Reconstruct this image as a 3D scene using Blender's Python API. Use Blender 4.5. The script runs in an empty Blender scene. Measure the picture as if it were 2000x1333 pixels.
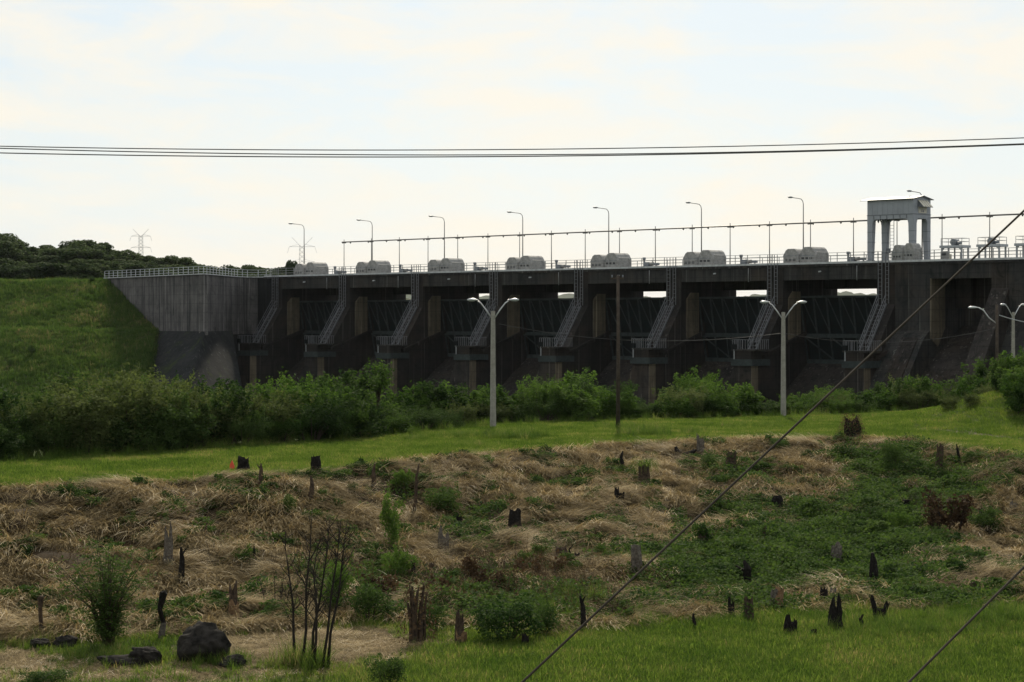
import bpy, math, random
import numpy as np
from mathutils import Vector, Matrix

R = math.radians
rng = np.random.default_rng(7)
random.seed(7)
scene = bpy.context.scene
COL = scene.collection

# ------------------------------------------------------------------ camera, sky, sun, exposure
F = 3889.0          # focal length in pixels of the 2000 px wide photograph
HZ = 624.0          # row of the horizon in the photograph
EYE = 12.0          # eye height, world z
cam_d = bpy.data.cameras.new('camera')
cam = bpy.data.objects.new('camera', cam_d)
COL.objects.link(cam)
cam.location = (0, 0, EYE)
cam.rotation_euler = (R(90), 0, 0)
cam_d.sensor_width = 36.0
cam_d.sensor_fit = 'HORIZONTAL'
cam_d.lens = 36.0 * F / 2000.0
cam_d.shift_y = -(666.5 - HZ) / 2000.0
cam_d.clip_start = 0.5
cam_d.clip_end = 20000
scene.camera = cam

SUN_EL, SUN_AZ = 35.0, 3.0        # azimuth clockwise from +Y (view direction), degrees
world = bpy.data.worlds.new('World')
scene.world = world
world.use_nodes = True
wn, wl = world.node_tree.nodes, world.node_tree.links
wn.clear()
w_out = wn.new('ShaderNodeOutputWorld')
w_bg = wn.new('ShaderNodeBackground')
w_sky = wn.new('ShaderNodeTexSky')
w_sky.sky_type = 'NISHITA'
w_sky.sun_disc = False
w_sky.sun_elevation = R(SUN_EL)
w_sky.sun_rotation = R(SUN_AZ)
w_sky.altitude = 150
w_sky.air_density = 1.2
w_sky.dust_density = 1.2
w_sky.ozone_density = 1.0
w_bg.inputs['Strength'].default_value = 0.091
# thin broken cloud, laid over the whole dome by direction
w_tc = wn.new('ShaderNodeTexCoord')
w_map = wn.new('ShaderNodeMapping')
w_map.inputs['Scale'].default_value = (7.0, 7.0, 26.0)
w_map.inputs['Location'].default_value = (0.35, 0.0, 0.6)
w_n = wn.new('ShaderNodeTexNoise')
w_n.inputs['Scale'].default_value = 1.3
w_n.inputs['Detail'].default_value = 9
w_n.inputs['Roughness'].default_value = 0.62
w_n.inputs['Distortion'].default_value = 0.35
w_ramp = wn.new('ShaderNodeValToRGB')
w_ramp.color_ramp.elements[0].position = 0.41
w_ramp.color_ramp.elements[1].position = 0.64
w_mul = wn.new('ShaderNodeMath'); w_mul.operation = 'MULTIPLY'; w_mul.inputs[1].default_value = 0.75
w_veil = wn.new('ShaderNodeMixRGB'); w_veil.blend_type = 'MIX'
w_veil.inputs['Fac'].default_value = 0.78
w_veil.inputs['Color2'].default_value = (7.3, 8.2, 8.9, 1)      # high thin veil of cirrus
w_cl = wn.new('ShaderNodeMixRGB'); w_cl.blend_type = 'MIX'
w_cl.inputs['Color2'].default_value = (10.2, 9.4, 7.9, 1)      # sunlit cloud
wl.new(w_tc.outputs['Generated'], w_map.inputs['Vector'])
wl.new(w_map.outputs['Vector'], w_n.inputs['Vector'])
wl.new(w_n.outputs['Fac'], w_ramp.inputs['Fac'])
wl.new(w_ramp.outputs['Color'], w_mul.inputs[0])
wl.new(w_sky.outputs['Color'], w_veil.inputs['Color1'])
wl.new(w_veil.outputs['Color'], w_cl.inputs['Color1'])
wl.new(w_mul.outputs['Value'], w_cl.inputs['Fac'])
wl.new(w_cl.outputs['Color'], w_bg.inputs['Color'])
wl.new(w_bg.outputs['Background'], w_out.inputs['Surface'])

sun_d = bpy.data.lights.new('sun', 'SUN')
sun_d.energy = 4.2
sun_d.angle = R(1.5)
sun_d.color = (1.0, 0.90, 0.72)
sun = bpy.data.objects.new('sun', sun_d)
COL.objects.link(sun)
sdir = Vector((math.sin(R(SUN_AZ)) * math.cos(R(SUN_EL)), math.cos(R(SUN_AZ)) * math.cos(R(SUN_EL)), math.sin(R(SUN_EL))))
sun.rotation_euler = sdir.to_track_quat('Z', 'Y').to_euler()
sun.location = sdir * 200

vs = scene.view_settings
vs.view_transform = 'Standard'
vs.look = 'None'
vs.exposure = 0.15
vs.gamma = 1.0
vs.use_curve_mapping = False
scene.cycles.max_bounces = 6
scene.cycles.transparent_max_bounces = 4
scene.cycles.use_denoising = True

# ------------------------------------------------------------------ small helpers
ORD = ['first', 'second', 'third', 'fourth', 'fifth', 'sixth', 'seventh', 'eighth', 'ninth', 'tenth', 'eleventh', 'twelfth',
       'thirteenth', 'fourteenth', 'fifteenth', 'sixteenth', 'seventeenth', 'eighteenth', 'nineteenth', 'twentieth']
for i_ in range(1, 10): ORD.append('twenty-' + ORD[i_ - 1])
ORD.append('thirtieth')
for i_ in range(1, 10): ORD.append('thirty-' + ORD[i_ - 1])
ORD.append('fortieth')
for i_ in range(1, 10): ORD.append('forty-' + ORD[i_ - 1])
ORD.append('fiftieth')
for i_ in range(1, 10): ORD.append('fifty-' + ORD[i_ - 1])
ORD.append('sixtieth')
for i_ in range(1, 10): ORD.append('sixty-' + ORD[i_ - 1])

def tag(o, label=None, cat=None, group=None, kind=None):
    if label: o['label'] = label
    if cat: o['category'] = cat
    if group: o['group'] = group
    if kind: o['kind'] = kind
    return o

def link(name, data, parent=None, mat=None, loc=None, rot=None):
    o = bpy.data.objects.new(name, data)
    COL.objects.link(o)
    if parent is not None: o.parent = parent
    if loc is not None: o.location = loc
    if rot is not None: o.rotation_euler = rot
    if mat is not None and data is not None and len(data.materials) == 0:
        data.materials.append(mat)
    return o

def empty(name, loc=(0, 0, 0), rz=0.0, parent=None):
    o = bpy.data.objects.new(name, None)
    o.empty_display_size = 0.3
    COL.objects.link(o)
    o.location = loc
    o.rotation_euler = (0, 0, rz)
    if parent is not None: o.parent = parent
    return o

def copy_tree(o, parent=None):
    c = o.copy()
    COL.objects.link(c)
    c.parent = parent
    for ch in list(o.children):
        copy_tree(ch, c)
    return c

def mesh_np(name, V, Fq, smooth=False, mats=None):
    V = np.asarray(V, dtype=np.float32)
    Fq = np.asarray(Fq, dtype=np.int32)
    n, k = Fq.shape
    me = bpy.data.meshes.new(name)
    me.vertices.add(len(V)); me.vertices.foreach_set('co', V.ravel())
    me.loops.add(n * k); me.loops.foreach_set('vertex_index', Fq.ravel())
    me.polygons.add(n)
    me.polygons.foreach_set('loop_start', np.arange(n, dtype=np.int32) * k)
    me.polygons.foreach_set('loop_total', np.full(n, k, dtype=np.int32))
    if smooth: me.polygons.foreach_set('use_smooth', np.ones(n, dtype=bool))
    me.update(calc_edges=True)
    if mats is not None: me.materials.append(mats)
    return me

class MB:
    """collects shapes for ONE mesh object"""
    def __init__(s): s.v = []; s.f = []; s.sm = []
    def add(s, vs_, fs_, smooth=False):
        b = len(s.v)
        s.v += [tuple(map(float, p)) for p in vs_]
        s.f += [tuple(i + b for i in f) for f in fs_]
        s.sm += [smooth] * len(fs_)
        return s
    def box(s, x0, x1, y0, y1, z0, z1):
        return s.add([(x0, y0, z0), (x1, y0, z0), (x1, y1, z0), (x0, y1, z0), (x0, y0, z1), (x1, y0, z1), (x1, y1, z1), (x0, y1, z1)],
                     [(0, 3, 2, 1), (4, 5, 6, 7), (0, 1, 5, 4), (1, 2, 6, 5), (2, 3, 7, 6), (3, 0, 4, 7)])
    def prism(s, pts, a0, a1, axis='x'):
        n = len(pts)
        def mk(p, a):
            return (a, p[0], p[1]) if axis == 'x' else ((p[0], a, p[1]) if axis == 'y' else (p[0], p[1], a))
        V = [mk(p, a0) for p in pts] + [mk(p, a1) for p in pts]
        Fs = [tuple(range(n))[::-1], tuple(range(n, 2 * n))] + [(i, (i + 1) % n, n + (i + 1) % n, n + i) for i in range(n)]
        return s.add(V, Fs)
    def bar(s, p, q, w, h=None):
        h = h or w
        p, q = Vector(p), Vector(q)
        d = (q - p).normalized()
        up = Vector((0, 0, 1)) if abs(d.z) < 0.95 else Vector((0, 1, 0))
        a = d.cross(up).normalized(); b = a.cross(d).normalized()
        V = []
        for c in (p, q):
            for sa, sb in ((-1, -1), (1, -1), (1, 1), (-1, 1)):
                V.append(c + a * sa * w / 2 + b * sb * h / 2)
        return s.add(V, [(0, 1, 2, 3), (7, 6, 5, 4), (0, 4, 5, 1), (1, 5, 6, 2), (2, 6, 7, 3), (3, 7, 4, 0)])
    def tube(s, pts, radii, n=8, cap=True, smooth=True):
        pts = [Vector(p) for p in pts]
        if not hasattr(radii, '__len__'): radii = [radii] * len(pts)
        V, Fs = [], []
        prev = None
        for i, p in enumerate(pts):
            d = (pts[min(i + 1, len(pts) - 1)] - pts[max(i - 1, 0)]).normalized()
            if prev is None:
                up = Vector((0, 0, 1)) if abs(d.z) < 0.9 else Vector((1, 0, 0))
                a = d.cross(up).normalized()
            else:
                a = (prev - d * prev.dot(d))
                a = a.normalized() if a.length > 1e-6 else d.orthogonal().normalized()
            prev = a
            b = d.cross(a).normalized()
            for j in range(n):
                t = 2 * math.pi * j / n
                V.append(p + (a * math.cos(t) + b * math.sin(t)) * radii[i])
        for i in range(len(pts) - 1):
            for j in range(n):
                Fs.append((i * n + j, i * n + (j + 1) % n, (i + 1) * n + (j + 1) % n, (i + 1) * n + j))
        s.add(V, Fs, smooth)
        if cap:
            b0 = len(s.v) - len(V)
            s.f.append(tuple(b0 + j for j in range(n))[::-1]); s.sm.append(False)
            s.f.append(tuple(b0 + (len(pts) - 1) * n + j for j in range(n))); s.sm.append(False)
        return s
    def ellipsoid(s, c, r, nu=12, nv=8):
        V, Fs = [], []
        for i in range(nv + 1):
            th = math.pi * i / nv
            for j in range(nu):
                ph = 2 * math.pi * j / nu
                V.append((c[0] + r[0] * math.sin(th) * math.cos(ph), c[1] + r[1] * math.sin(th) * math.sin(ph), c[2] + r[2] * math.cos(th)))
        for i in range(nv):
            for j in range(nu):
                Fs.append((i * nu + j, (i + 1) * nu + j, (i + 1) * nu + (j + 1) % nu, i * nu + (j + 1) % nu))
        return s.add(V, Fs, True)
    def mesh(s, name, mat=None):
        me = bpy.data.meshes.new(name)
        me.from_pydata(s.v, [], s.f)
        me.polygons.foreach_set('use_smooth', s.sm)
        me.update()
        if mat is not None: me.materials.append(mat)
        return me
    def build(s, name, mat, parent=None, loc=None, rot=None):
        return link(name, s.mesh(name, mat), parent, None, loc, rot)

def bevel(o, w=0.05, seg=2):
    m = o.modifiers.new('bevel', 'BEVEL'); m.width = w; m.segments = seg; m.limit_method = 'ANGLE'
    return o

# ---- value noise on numpy arrays
_perm = np.random.default_rng(3).random((256, 256))
def vnoise(x, y):
    xi, yi = np.floor(x).astype(int), np.floor(y).astype(int)
    xf, yf = x - xi, y - yi
    u, v = xf * xf * (3 - 2 * xf), yf * yf * (3 - 2 * yf)
    g = lambda a, b: _perm[a & 255, b & 255]
    return (g(xi, yi) * (1 - u) + g(xi + 1, yi) * u) * (1 - v) + (g(xi, yi + 1) * (1 - u) + g(xi + 1, yi + 1) * u) * v
def fbm(x, y, o=4):
    s_, a_, t_ = 0, 1.0, 0
    for i in range(o):
        s_ = s_ + a_ * vnoise(x * 2 ** i + 17.3 * i, y * 2 ** i + 5.1 * i); t_ += a_; a_ *= 0.5
    return s_ / t_
def sstep(a, b, x):
    t = np.clip((x - a) / (b - a), 0, 1)
    return t * t * (3 - 2 * t)

# ------------------------------------------------------------------ materials
def nodes_of(name):
    m = bpy.data.materials.new(name); m.use_nodes = True
    nt = m.node_tree
    return m, nt.nodes, nt.links, nt.nodes['Principled BSDF']

def mat_simple(name, c, rough=0.6, metal=0.0, var=0.25, scale=3.0, bump=0.0, c2=None, detail=6):
    m, n, l, p = nodes_of(name)
    tc = n.new('ShaderNodeTexCoord')
    nz = n.new('ShaderNodeTexNoise'); nz.inputs['Scale'].default_value = scale; nz.inputs['Detail'].default_value = detail
    nz.inputs['Roughness'].default_value = 0.65
    mx = n.new('ShaderNodeMixRGB')
    c2 = c2 or tuple(x * (1 - var) for x in c)
    mx.inputs['Color1'].default_value = (*c2, 1); mx.inputs['Color2'].default_value = (*c, 1)
    rp = n.new('ShaderNodeValToRGB'); rp.color_ramp.elements[0].position = 0.35; rp.color_ramp.elements[1].position = 0.65
    l.new(tc.outputs['Object'], nz.inputs['Vector']); l.new(nz.outputs['Fac'], rp.inputs['Fac'])
    l.new(rp.outputs['Color'], mx.inputs['Fac']); l.new(mx.outputs['Color'], p.inputs['Base Color'])
    p.inputs['Roughness'].default_value = rough; p.inputs['Metallic'].default_value = metal
    if rough > 0.75: p.inputs['Specular IOR Level'].default_value = 0.06
    if bump:
        b = n.new('ShaderNodeBump'); b.inputs['Strength'].default_value = bump; b.inputs['Distance'].default_value = 0.05
        l.new(nz.outputs['Fac'], b.inputs['Height']); l.new(b.outputs['Normal'], p.inputs['Normal'])
    return m

def mat_concrete(name, light, dark, stain, streak=0.6, patch=0.5, moss=None, warm=None):
    """weathered board-marked concrete: big patches, vertical run-off streaks, lift joints"""
    m, n, l, p = nodes_of(name)
    tc = n.new('ShaderNodeTexCoord')
    oi_ = n.new('ShaderNodeObjectInfo'); vadd = n.new('ShaderNodeVectorMath'); vadd.operation = 'ADD'
    l.new(tc.outputs['Object'], vadd.inputs[0]); l.new(oi_.outputs['Location'], vadd.inputs[1])
    def noise(sc, det, rough, vec=None, dist=0):
        mp = n.new('ShaderNodeMapping'); mp.inputs['Scale'].default_value = sc
        z = n.new('ShaderNodeTexNoise'); z.inputs['Scale'].default_value = 1.0; z.inputs['Detail'].default_value = det
        z.inputs['Roughness'].default_value = rough; z.inputs['Distortion'].default_value = dist
        l.new(vadd.outputs[0], mp.inputs['Vector']); l.new(mp.outputs['Vector'], z.inputs['Vector'])
        return z.outputs['Fac']
    def ramp(s, a, b):
        r_ = n.new('ShaderNodeValToRGB'); r_.color_ramp.elements[0].position = a; r_.color_ramp.elements[1].position = b
        l.new(s, r_.inputs['Fac']); return r_.outputs['Color']
    def mix(f, a, b, mode='MIX', k=1.0):
        x = n.new('ShaderNodeMixRGB'); x.blend_type = mode
        if isinstance(f, float): x.inputs['Fac'].default_value = f
        else:
            if k != 1.0:
                q = n.new('ShaderNodeMath'); q.operation = 'MULTIPLY'; q.inputs[1].default_value = k
                l.new(f, q.inputs[0]); f = q.outputs['Value']
            l.new(f, x.inputs['Fac'])
        for i, c in ((1, a), (2, b)):
            if isinstance(c, tuple): x.inputs[i].default_value = (*c, 1)
            else: l.new(c, x.inputs[i])
        return x.outputs['Color']
    col = mix(ramp(noise((0.25, 0.25, 0.35), 6, 0.65), 0.35, 0.68), dark, light)
    if warm: col = mix(ramp(noise((0.16, 0.16, 0.22), 4, 0.6), 0.48, 0.66), col, warm, k=0.6)
    col = mix(ramp(noise((1.3, 1.3, 0.07), 7, 0.7, dist=0.4), 0.47, 0.66), col, stain, k=streak)
    col = mix(ramp(noise((0.5, 0.5, 0.5), 8, 0.75, dist=1.0), 0.52, 0.66), col, stain, k=patch)
    col = mix(ramp(noise((2.6, 2.6, 0.05), 3, 0.5), 0.62, 0.72), col, tuple(min(1, x * 2.6) for x in light), k=0.65)
    if moss: col = mix(ramp(noise((0.35, 0.35, 0.14), 6, 0.7, dist=0.8), 0.55, 0.7), col, moss, k=0.7)
    # horizontal lift joints every 1.5 m
    sp = n.new('ShaderNodeSeparateXYZ'); l.new(tc.outputs['Object'], sp.inputs[0])
    q = n.new('ShaderNodeMath'); q.operation = 'DIVIDE'; q.inputs[1].default_value = 1.5; l.new(sp.outputs['Z'], q.inputs[0])
    fr = n.new('ShaderNodeMath'); fr.operation = 'FRACT'; l.new(q.outputs[0], fr.inputs[0])
    lt = n.new('ShaderNodeMath'); lt.operation = 'LESS_THAN'; lt.inputs[1].default_value = 0.05; l.new(fr.outputs[0], lt.inputs[0])
    col = mix(lt.outputs[0], col, stain, k=0.35)
    l.new(col, p.inputs['Base Color'])
    p.inputs['Roughness'].default_value = 0.92
    p.inputs['Specular IOR Level'].default_value = 0.06
    b = n.new('ShaderNodeBump'); b.inputs['Strength'].default_value = 0.35; b.inputs['Distance'].default_value = 0.06
    l.new(noise((1.5, 1.5, 1.0), 8, 0.7), b.inputs['Height']); l.new(b.outputs['Normal'], p.inputs['Normal'])
    return m

def mat_leaf(name, a, b, trans=0.35, dry=None, dpos=0.93, rough=0.85, scale=0.6):
    """two-tone leaf with light passing through; per-leaf and per-plant variation"""
    m = bpy.data.materials.new(name); m.use_nodes = True
    n, l = m.node_tree.nodes, m.node_tree.links
    n.clear()
    out = n.new('ShaderNodeOutputMaterial')
    geo = n.new('ShaderNodeNewGeometry'); oi = n.new('ShaderNodeObjectInfo')
    tc = n.new('ShaderNodeTexCoord')
    nz = n.new('ShaderNodeTexNoise'); nz.inputs['Scale'].default_value = scale; nz.inputs['Detail'].default_value = 3
    va = n.new('ShaderNodeVectorMath'); va.operation = 'ADD'
    l.new(tc.outputs['Object'], va.inputs[0]); l.new(oi.outputs['Location'], va.inputs[1]); l.new(va.outputs[0], nz.inputs['Vector'])
    nr = n.new('ShaderNodeMapRange'); nr.inputs['From Min'].default_value = 0.3; nr.inputs['From Max'].default_value = 0.7; l.new(nz.outputs['Fac'], nr.inputs['Value'])
    ad = n.new('ShaderNodeMath'); ad.operation = 'ADD'
    l.new(geo.outputs['Random Per Island'], ad.inputs[0]); l.new(oi.outputs['Random'], ad.inputs[1])
    ad2 = n.new('ShaderNodeMath'); ad2.operation = 'ADD'
    l.new(ad.outputs[0], ad2.inputs[0]); l.new(nr.outputs[0], ad2.inputs[1])
    dv = n.new('ShaderNodeMath'); dv.operation = 'DIVIDE'; dv.inputs[1].default_value = 2.8; l.new(ad2.outputs[0], dv.inputs[0])
    rp = n.new('ShaderNodeValToRGB')
    e = rp.color_ramp.elements
    e[0].position = 0.28; e[0].color = (*a, 1); e[1].position = 0.74; e[1].color = (*b, 1)
    if dry:
        x = e.new(dpos); x.color = (*dry, 1)
    l.new(dv.outputs[0], rp.inputs['Fac'])
    d = n.new('ShaderNodeBsdfPrincipled'); d.inputs['Roughness'].default_value = rough
    d.inputs['Specular IOR Level'].default_value = 0.06
    t = n.new('ShaderNodeBsdfTranslucent')
    hs = n.new('ShaderNodeHueSaturation'); hs.inputs['Saturation'].default_value = 1.1; hs.inputs['Value'].default_value = 1.35
    l.new(rp.outputs['Color'], d.inputs['Base Color']); l.new(rp.outputs['Color'], hs.inputs['Color'])
    l.new(hs.outputs['Color'], t.inputs['Color'])
    mx = n.new('ShaderNodeMixShader'); mx.inputs['Fac'].default_value = trans
    l.new(d.outputs[0], mx.inputs[1]); l.new(t.outputs[0], mx.inputs[2]); l.new(mx.outputs[0], out.inputs['Surface'])
    return m

M = {}
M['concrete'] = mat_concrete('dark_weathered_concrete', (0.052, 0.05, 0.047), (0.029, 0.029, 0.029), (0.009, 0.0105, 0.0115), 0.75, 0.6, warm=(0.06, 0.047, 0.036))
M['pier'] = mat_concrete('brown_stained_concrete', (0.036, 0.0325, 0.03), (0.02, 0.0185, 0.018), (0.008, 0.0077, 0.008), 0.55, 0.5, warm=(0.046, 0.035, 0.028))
M['tan'] = mat_concrete('tan_concrete', (0.16, 0.132, 0.094), (0.10, 0.082, 0.058), (0.03, 0.027, 0.024), 0.6, 0.4)  # paler tan puts warm light into the colour of the side faces
M['wall'] = mat_concrete('grey_wing_wall_concrete', (0.15, 0.14, 0.137), (0.088, 0.083, 0.083), (0.026, 0.027, 0.03), 0.95, 0.55)
M['apron'] = mat_concrete('mossy_dark_apron', (0.028, 0.029, 0.03), (0.018, 0.019, 0.02), (0.010, 0.011, 0.012), 0.6, 0.6, moss=(0.034, 0.05, 0.013))
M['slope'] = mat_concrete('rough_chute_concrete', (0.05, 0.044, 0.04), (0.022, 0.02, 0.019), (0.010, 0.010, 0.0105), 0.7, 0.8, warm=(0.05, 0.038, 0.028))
M['kerb'] = mat_simple('pale_deck_concrete', (0.55, 0.56, 0.57), 0.8, 0, 0.35, 1.5)
M['teal'] = mat_simple('dark_teal_painted_steel', (0.009, 0.016, 0.017), 0.8, 0.0, 0.45, 0.9, c2=(0.010, 0.011, 0.011))
M['tealbox'] = mat_simple('grey_green_painted_steel', (0.046, 0.056, 0.056), 0.8, 0.0, 0.4, 1.5)
M['galv'] = mat_simple('galvanised_steel', (0.42, 0.44, 0.46), 0.42, 0.35, 0.3, 4)
M['rail'] = mat_simple('weathered_railing_paint', (0.34, 0.34, 0.34), 0.5, 0.1, 0.35, 2)
M['stair'] = mat_simple('stair_steel_grey', (0.18, 0.185, 0.2), 0.5, 0.2, 0.35, 2)
M['hood'] = mat_simple('grey_hoist_hood_paint', (0.36, 0.35, 0.335), 0.75, 0.0, 0.45, 1.6)
M['vent'] = mat_simple('vent_dark', (0.05, 0.052, 0.055), 0.7)
M['machine'] = mat_simple('machine_grey', (0.22, 0.24, 0.27), 0.5, 0.1, 0.4, 3)
M['craneblue'] = mat_simple('crane_blue_grey_paint', (0.29, 0.31, 0.34), 0.45, 0.0, 0.18, 0.7)
M['cranedark'] = mat_simple('crane_dark_trim', (0.13, 0.14, 0.16), 0.5, 0.0, 0.2, 1)
M['cream'] = mat_simple('cream_panel', (0.60, 0.56, 0.46), 0.6, 0.0, 0.15, 2)
M['pole'] = mat_simple('pole_concrete', (0.33, 0.315, 0.275), 0.85, 0.0, 0.3, 3, bump=0.2)
M['wood'] = mat_simple('weathered_pole_wood', (0.085, 0.068, 0.055), 0.9, 0.0, 0.4, 4, bump=0.3)
M['lamp'] = mat_simple('lamp_alloy', (0.55, 0.56, 0.58), 0.35, 0.3, 0.2, 4)
M['lens'] = mat_simple('lamp_lens', (0.35, 0.36, 0.36), 0.2)
M['wire'] = mat_simple('black_wire', (0.035, 0.034, 0.033), 0.6)
M['cable'] = mat_simple('old_steel_cable', (0.06, 0.05, 0.04), 0.8, 0.0, 0.3, 8)
M['pipe'] = mat_simple('dark_pipe', (0.12, 0.11, 0.10), 0.5, 0.2)
M['post'] = mat_simple('thin_post_steel', (0.16, 0.15, 0.14), 0.5, 0.2)
M['tower'] = mat_simple('pylon_steel', (0.35, 0.35, 0.35), 0.6, 0.2)
M['char'] = mat_simple('charred_wood', (0.022, 0.019, 0.017), 0.85, 0.0, 0.6, 9, bump=0.8)
M['snag'] = mat_simple('brown_dead_wood', (0.10, 0.07, 0.048), 0.9, 0.0, 0.6, 8, bump=0.8, c2=(0.03, 0.024, 0.02))
M['grey'] = mat_simple('grey_dead_wood', (0.17, 0.15, 0.125), 0.9, 0.0, 0.6, 9, bump=0.8, c2=(0.05, 0.042, 0.036))
M['pale'] = mat_simple('split_pale_wood', (0.24, 0.15, 0.085), 0.85, 0.0, 0.5, 9, bump=0.6)
M['rock'] = mat_simple('dark_boulder', (0.045, 0.04, 0.035), 0.95, 0.0, 0.75, 3.0, bump=1.0, c2=(0.009, 0.0085, 0.008), detail=12)
M['orange'] = mat_simple('faded_orange_marker', (0.85, 0.10, 0.045), 0.6, 0.0, 0.1, 4)
M['twig'] = mat_simple('dark_twigs', (0.035, 0.029, 0.024), 0.9)
M['bark'] = mat_simple('bush_bark', (0.07, 0.055, 0.04), 0.9)
M['bush'] = mat_leaf('thicket_leaf', (0.017, 0.036, 0.010), (0.062, 0.10, 0.026), 0.36)
M['bush2'] = mat_leaf('bright_shrub_leaf', (0.028, 0.06, 0.012), (0.085, 0.14, 0.03), 0.4)
M['vine'] = mat_leaf('creeper_leaf', (0.022, 0.046, 0.012), (0.08, 0.125, 0.03), 0.32)
M['tree'] = mat_leaf('hill_tree_leaf', (0.022, 0.038, 0.015), (0.065, 0.09, 0.034), 0.28)
M['deadleaf'] = mat_leaf('dead_brown_leaf', (0.035, 0.022, 0.013), (0.11, 0.07, 0.038), 0.15)
M['twigleaf'] = mat_leaf('dark_dead_stem', (0.018, 0.014, 0.010), (0.06, 0.045, 0.03), 0.1)
M['lawn'] = mat_leaf('mown_grass_blade', (0.040, 0.078, 0.014), (0.135, 0.185, 0.038), 0.5, dry=(0.26, 0.21, 0.09), scale=0.35)
M['tall'] = mat_leaf('tall_grass_blade', (0.04, 0.08, 0.015), (0.115, 0.165, 0.035), 0.42, dry=(0.24, 0.2, 0.09), scale=0.3)
M['emb'] = mat_leaf('embankment_grass_blade', (0.036, 0.072, 0.017), (0.092, 0.14, 0.034), 0.42, dry=(0.2, 0.17, 0.08), dpos=0.88, scale=0.16)
M['straw'] = mat_leaf('cut_straw', (0.058, 0.044, 0.022), (0.42, 0.325, 0.17), 0.22, dry=(0.72, 0.62, 0.46), dpos=0.84, scale=0.45)

# ------------------------------------------------------------------ where things stand (heights relative to the eye, world z = EYE + h)
CX = np.array([-400, -60, -23, -9.7, -1, 9.5, 20, 24, 26.5, 29, 40, 60, 400.])
CY = np.array([70, 82, 89.3, 98, 112, 122.6, 126.5, 124.5, 117, 106, 97, 92, 80.])
TX = np.array([-400, -40, -16, -5.6, 1.8, 9.7, 19.4, 40, 400.])
TY = np.array([60, 64, 67.3, 72.0, 70.0, 74.6, 75.6, 76, 72.])
FX = np.array([-400, -60, -27, -12.5, -6.7, -1.3, 20, 33, 60, 400.])
FY = np.array([70, 92, 104, 121, 131, 141, 154, 157, 158, 160.])
def bank_t(X, Y):
    yt, yc = np.interp(X, TX, TY), np.interp(X, CX, CY)
    return np.clip((Y - yt) / (yc - yt), -1, 2)
def hgt(X, Y):
    X = np.asarray(X, float); Y = np.asarray(Y, float)
    t = np.clip(bank_t(X, Y), 0, 1)
    h = -11.0 + 3.4 * (0.42 * t + 0.58 * sstep(0.3, 1.05, t) / 0.985)
    on = sstep(0.0, 0.08, t) * (1 - sstep(0.93, 1.0, t))
    h = h + on * (1.1 * (fbm(X * 0.45, Y * 0.30, 4) - 0.5) + 0.75 * (fbm(X * 1.25 + 40, Y * 0.75, 3) - 0.5))
    h = h + 0.12 * (fbm(X * 0.12, Y * 0.10, 3) - 0.5)
    h = np.maximum(h, -1.7 - 0.163 * Y)                       # the rise the photographer stands on
    yf = np.interp(X, FX, FY)
    h = h - 8.5 * sstep(0, 75, Y - yf)                        # falls away to the tailwater
    h = h + 3.0 * np.exp(-(((X - 39.5) / 8.0) ** 2 + ((Y - 144) / 10.0) ** 2))   # bushy mound on the right
    return h
def px_of(X, Y, h):
    return 1000 + F * X / Y, HZ - F * h / Y
def ground_at(px, py, y0=45.0, y1=230.0):
    Ys = np.linspace(y0, y1, 3000)
    Xs = (px - 1000) / F * Ys
    hr = -(py - HZ) / F * Ys
    d = hgt(Xs, Ys) - hr
    i = int(np.argmax(d > 0)) if (d > 0).any() else len(Ys) - 1
    return Vector((Xs[i], Ys[i], EYE + float(hgt(Xs[i], Ys[i]))))
def pt(px, py, Y):
    return Vector(((px - 1000) / F * Y, Y, EYE - (py - HZ) / F * Y))

def grid_mesh(name, xs, ys, hf, mat):
    XX, YY = np.meshgrid(xs, ys)
    ZZ = hf(XX, YY) + EYE
    V = np.stack([XX.ravel(), YY.ravel(), ZZ.ravel()], 1)
    nx, ny = len(xs), len(ys)
    i, j = np.meshgrid(np.arange(nx - 1), np.arange(ny - 1))
    a = (j * nx + i).ravel()
    me = mesh_np(name, V, np.stack([a, a + 1, a + nx + 1, a + nx], 1), True, mat)
    return me, XX.ravel(), YY.ravel()

# masks of what grows where on the near ground
def blob(px, py, cx, cy, rx, ry):
    return np.exp(-(((px - cx) / rx) ** 2 + ((py - cy) / ry) ** 2))
def green_mask(X, Y):
    """creeping green growth over the cut bank (right half and the hollows)"""
    h = hgt(X, Y); px, py = px_of(X, Y, h)
    m = 1.15 * blob(px, py, 1560, 1080, 330, 90) + 0.9 * blob(px, py, 1800, 950, 150, 70) + 0.75 * blob(px, py, 1660, 905, 60, 40)
    m = m + 0.85 * blob(px, py, 1000, 1170, 330, 60) + 0.5 * blob(px, py, 700, 1150, 200, 70) + 0.55 * blob(px, py, 930, 1010, 120, 50)
    m = m + 0.35 * blob(px, py, 1480, 930, 80, 40) + 0.45 * blob(px, py, 560, 1050, 90, 60) + 0.35 * blob(px, py, 1900, 1180, 200, 40)
    m = m + 0.2 * blob(px, py, 330, 990, 160, 40) + 0.2 * blob(px, py, 100, 960, 100, 40)
    m = m - 0.9 * blob(px, py, 1600, 905, 80, 40) - 0.9 * blob(px, py, 1975, 1040, 70, 50) - 0.5 * blob(px, py, 1350, 1010, 110, 40)
    return m - 0.16 + 0.22 * sstep(1150, 1450, px) + 1.55 * (fbm(X * 0.6 + 9, Y * 0.33, 4) - 0.5)
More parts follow.
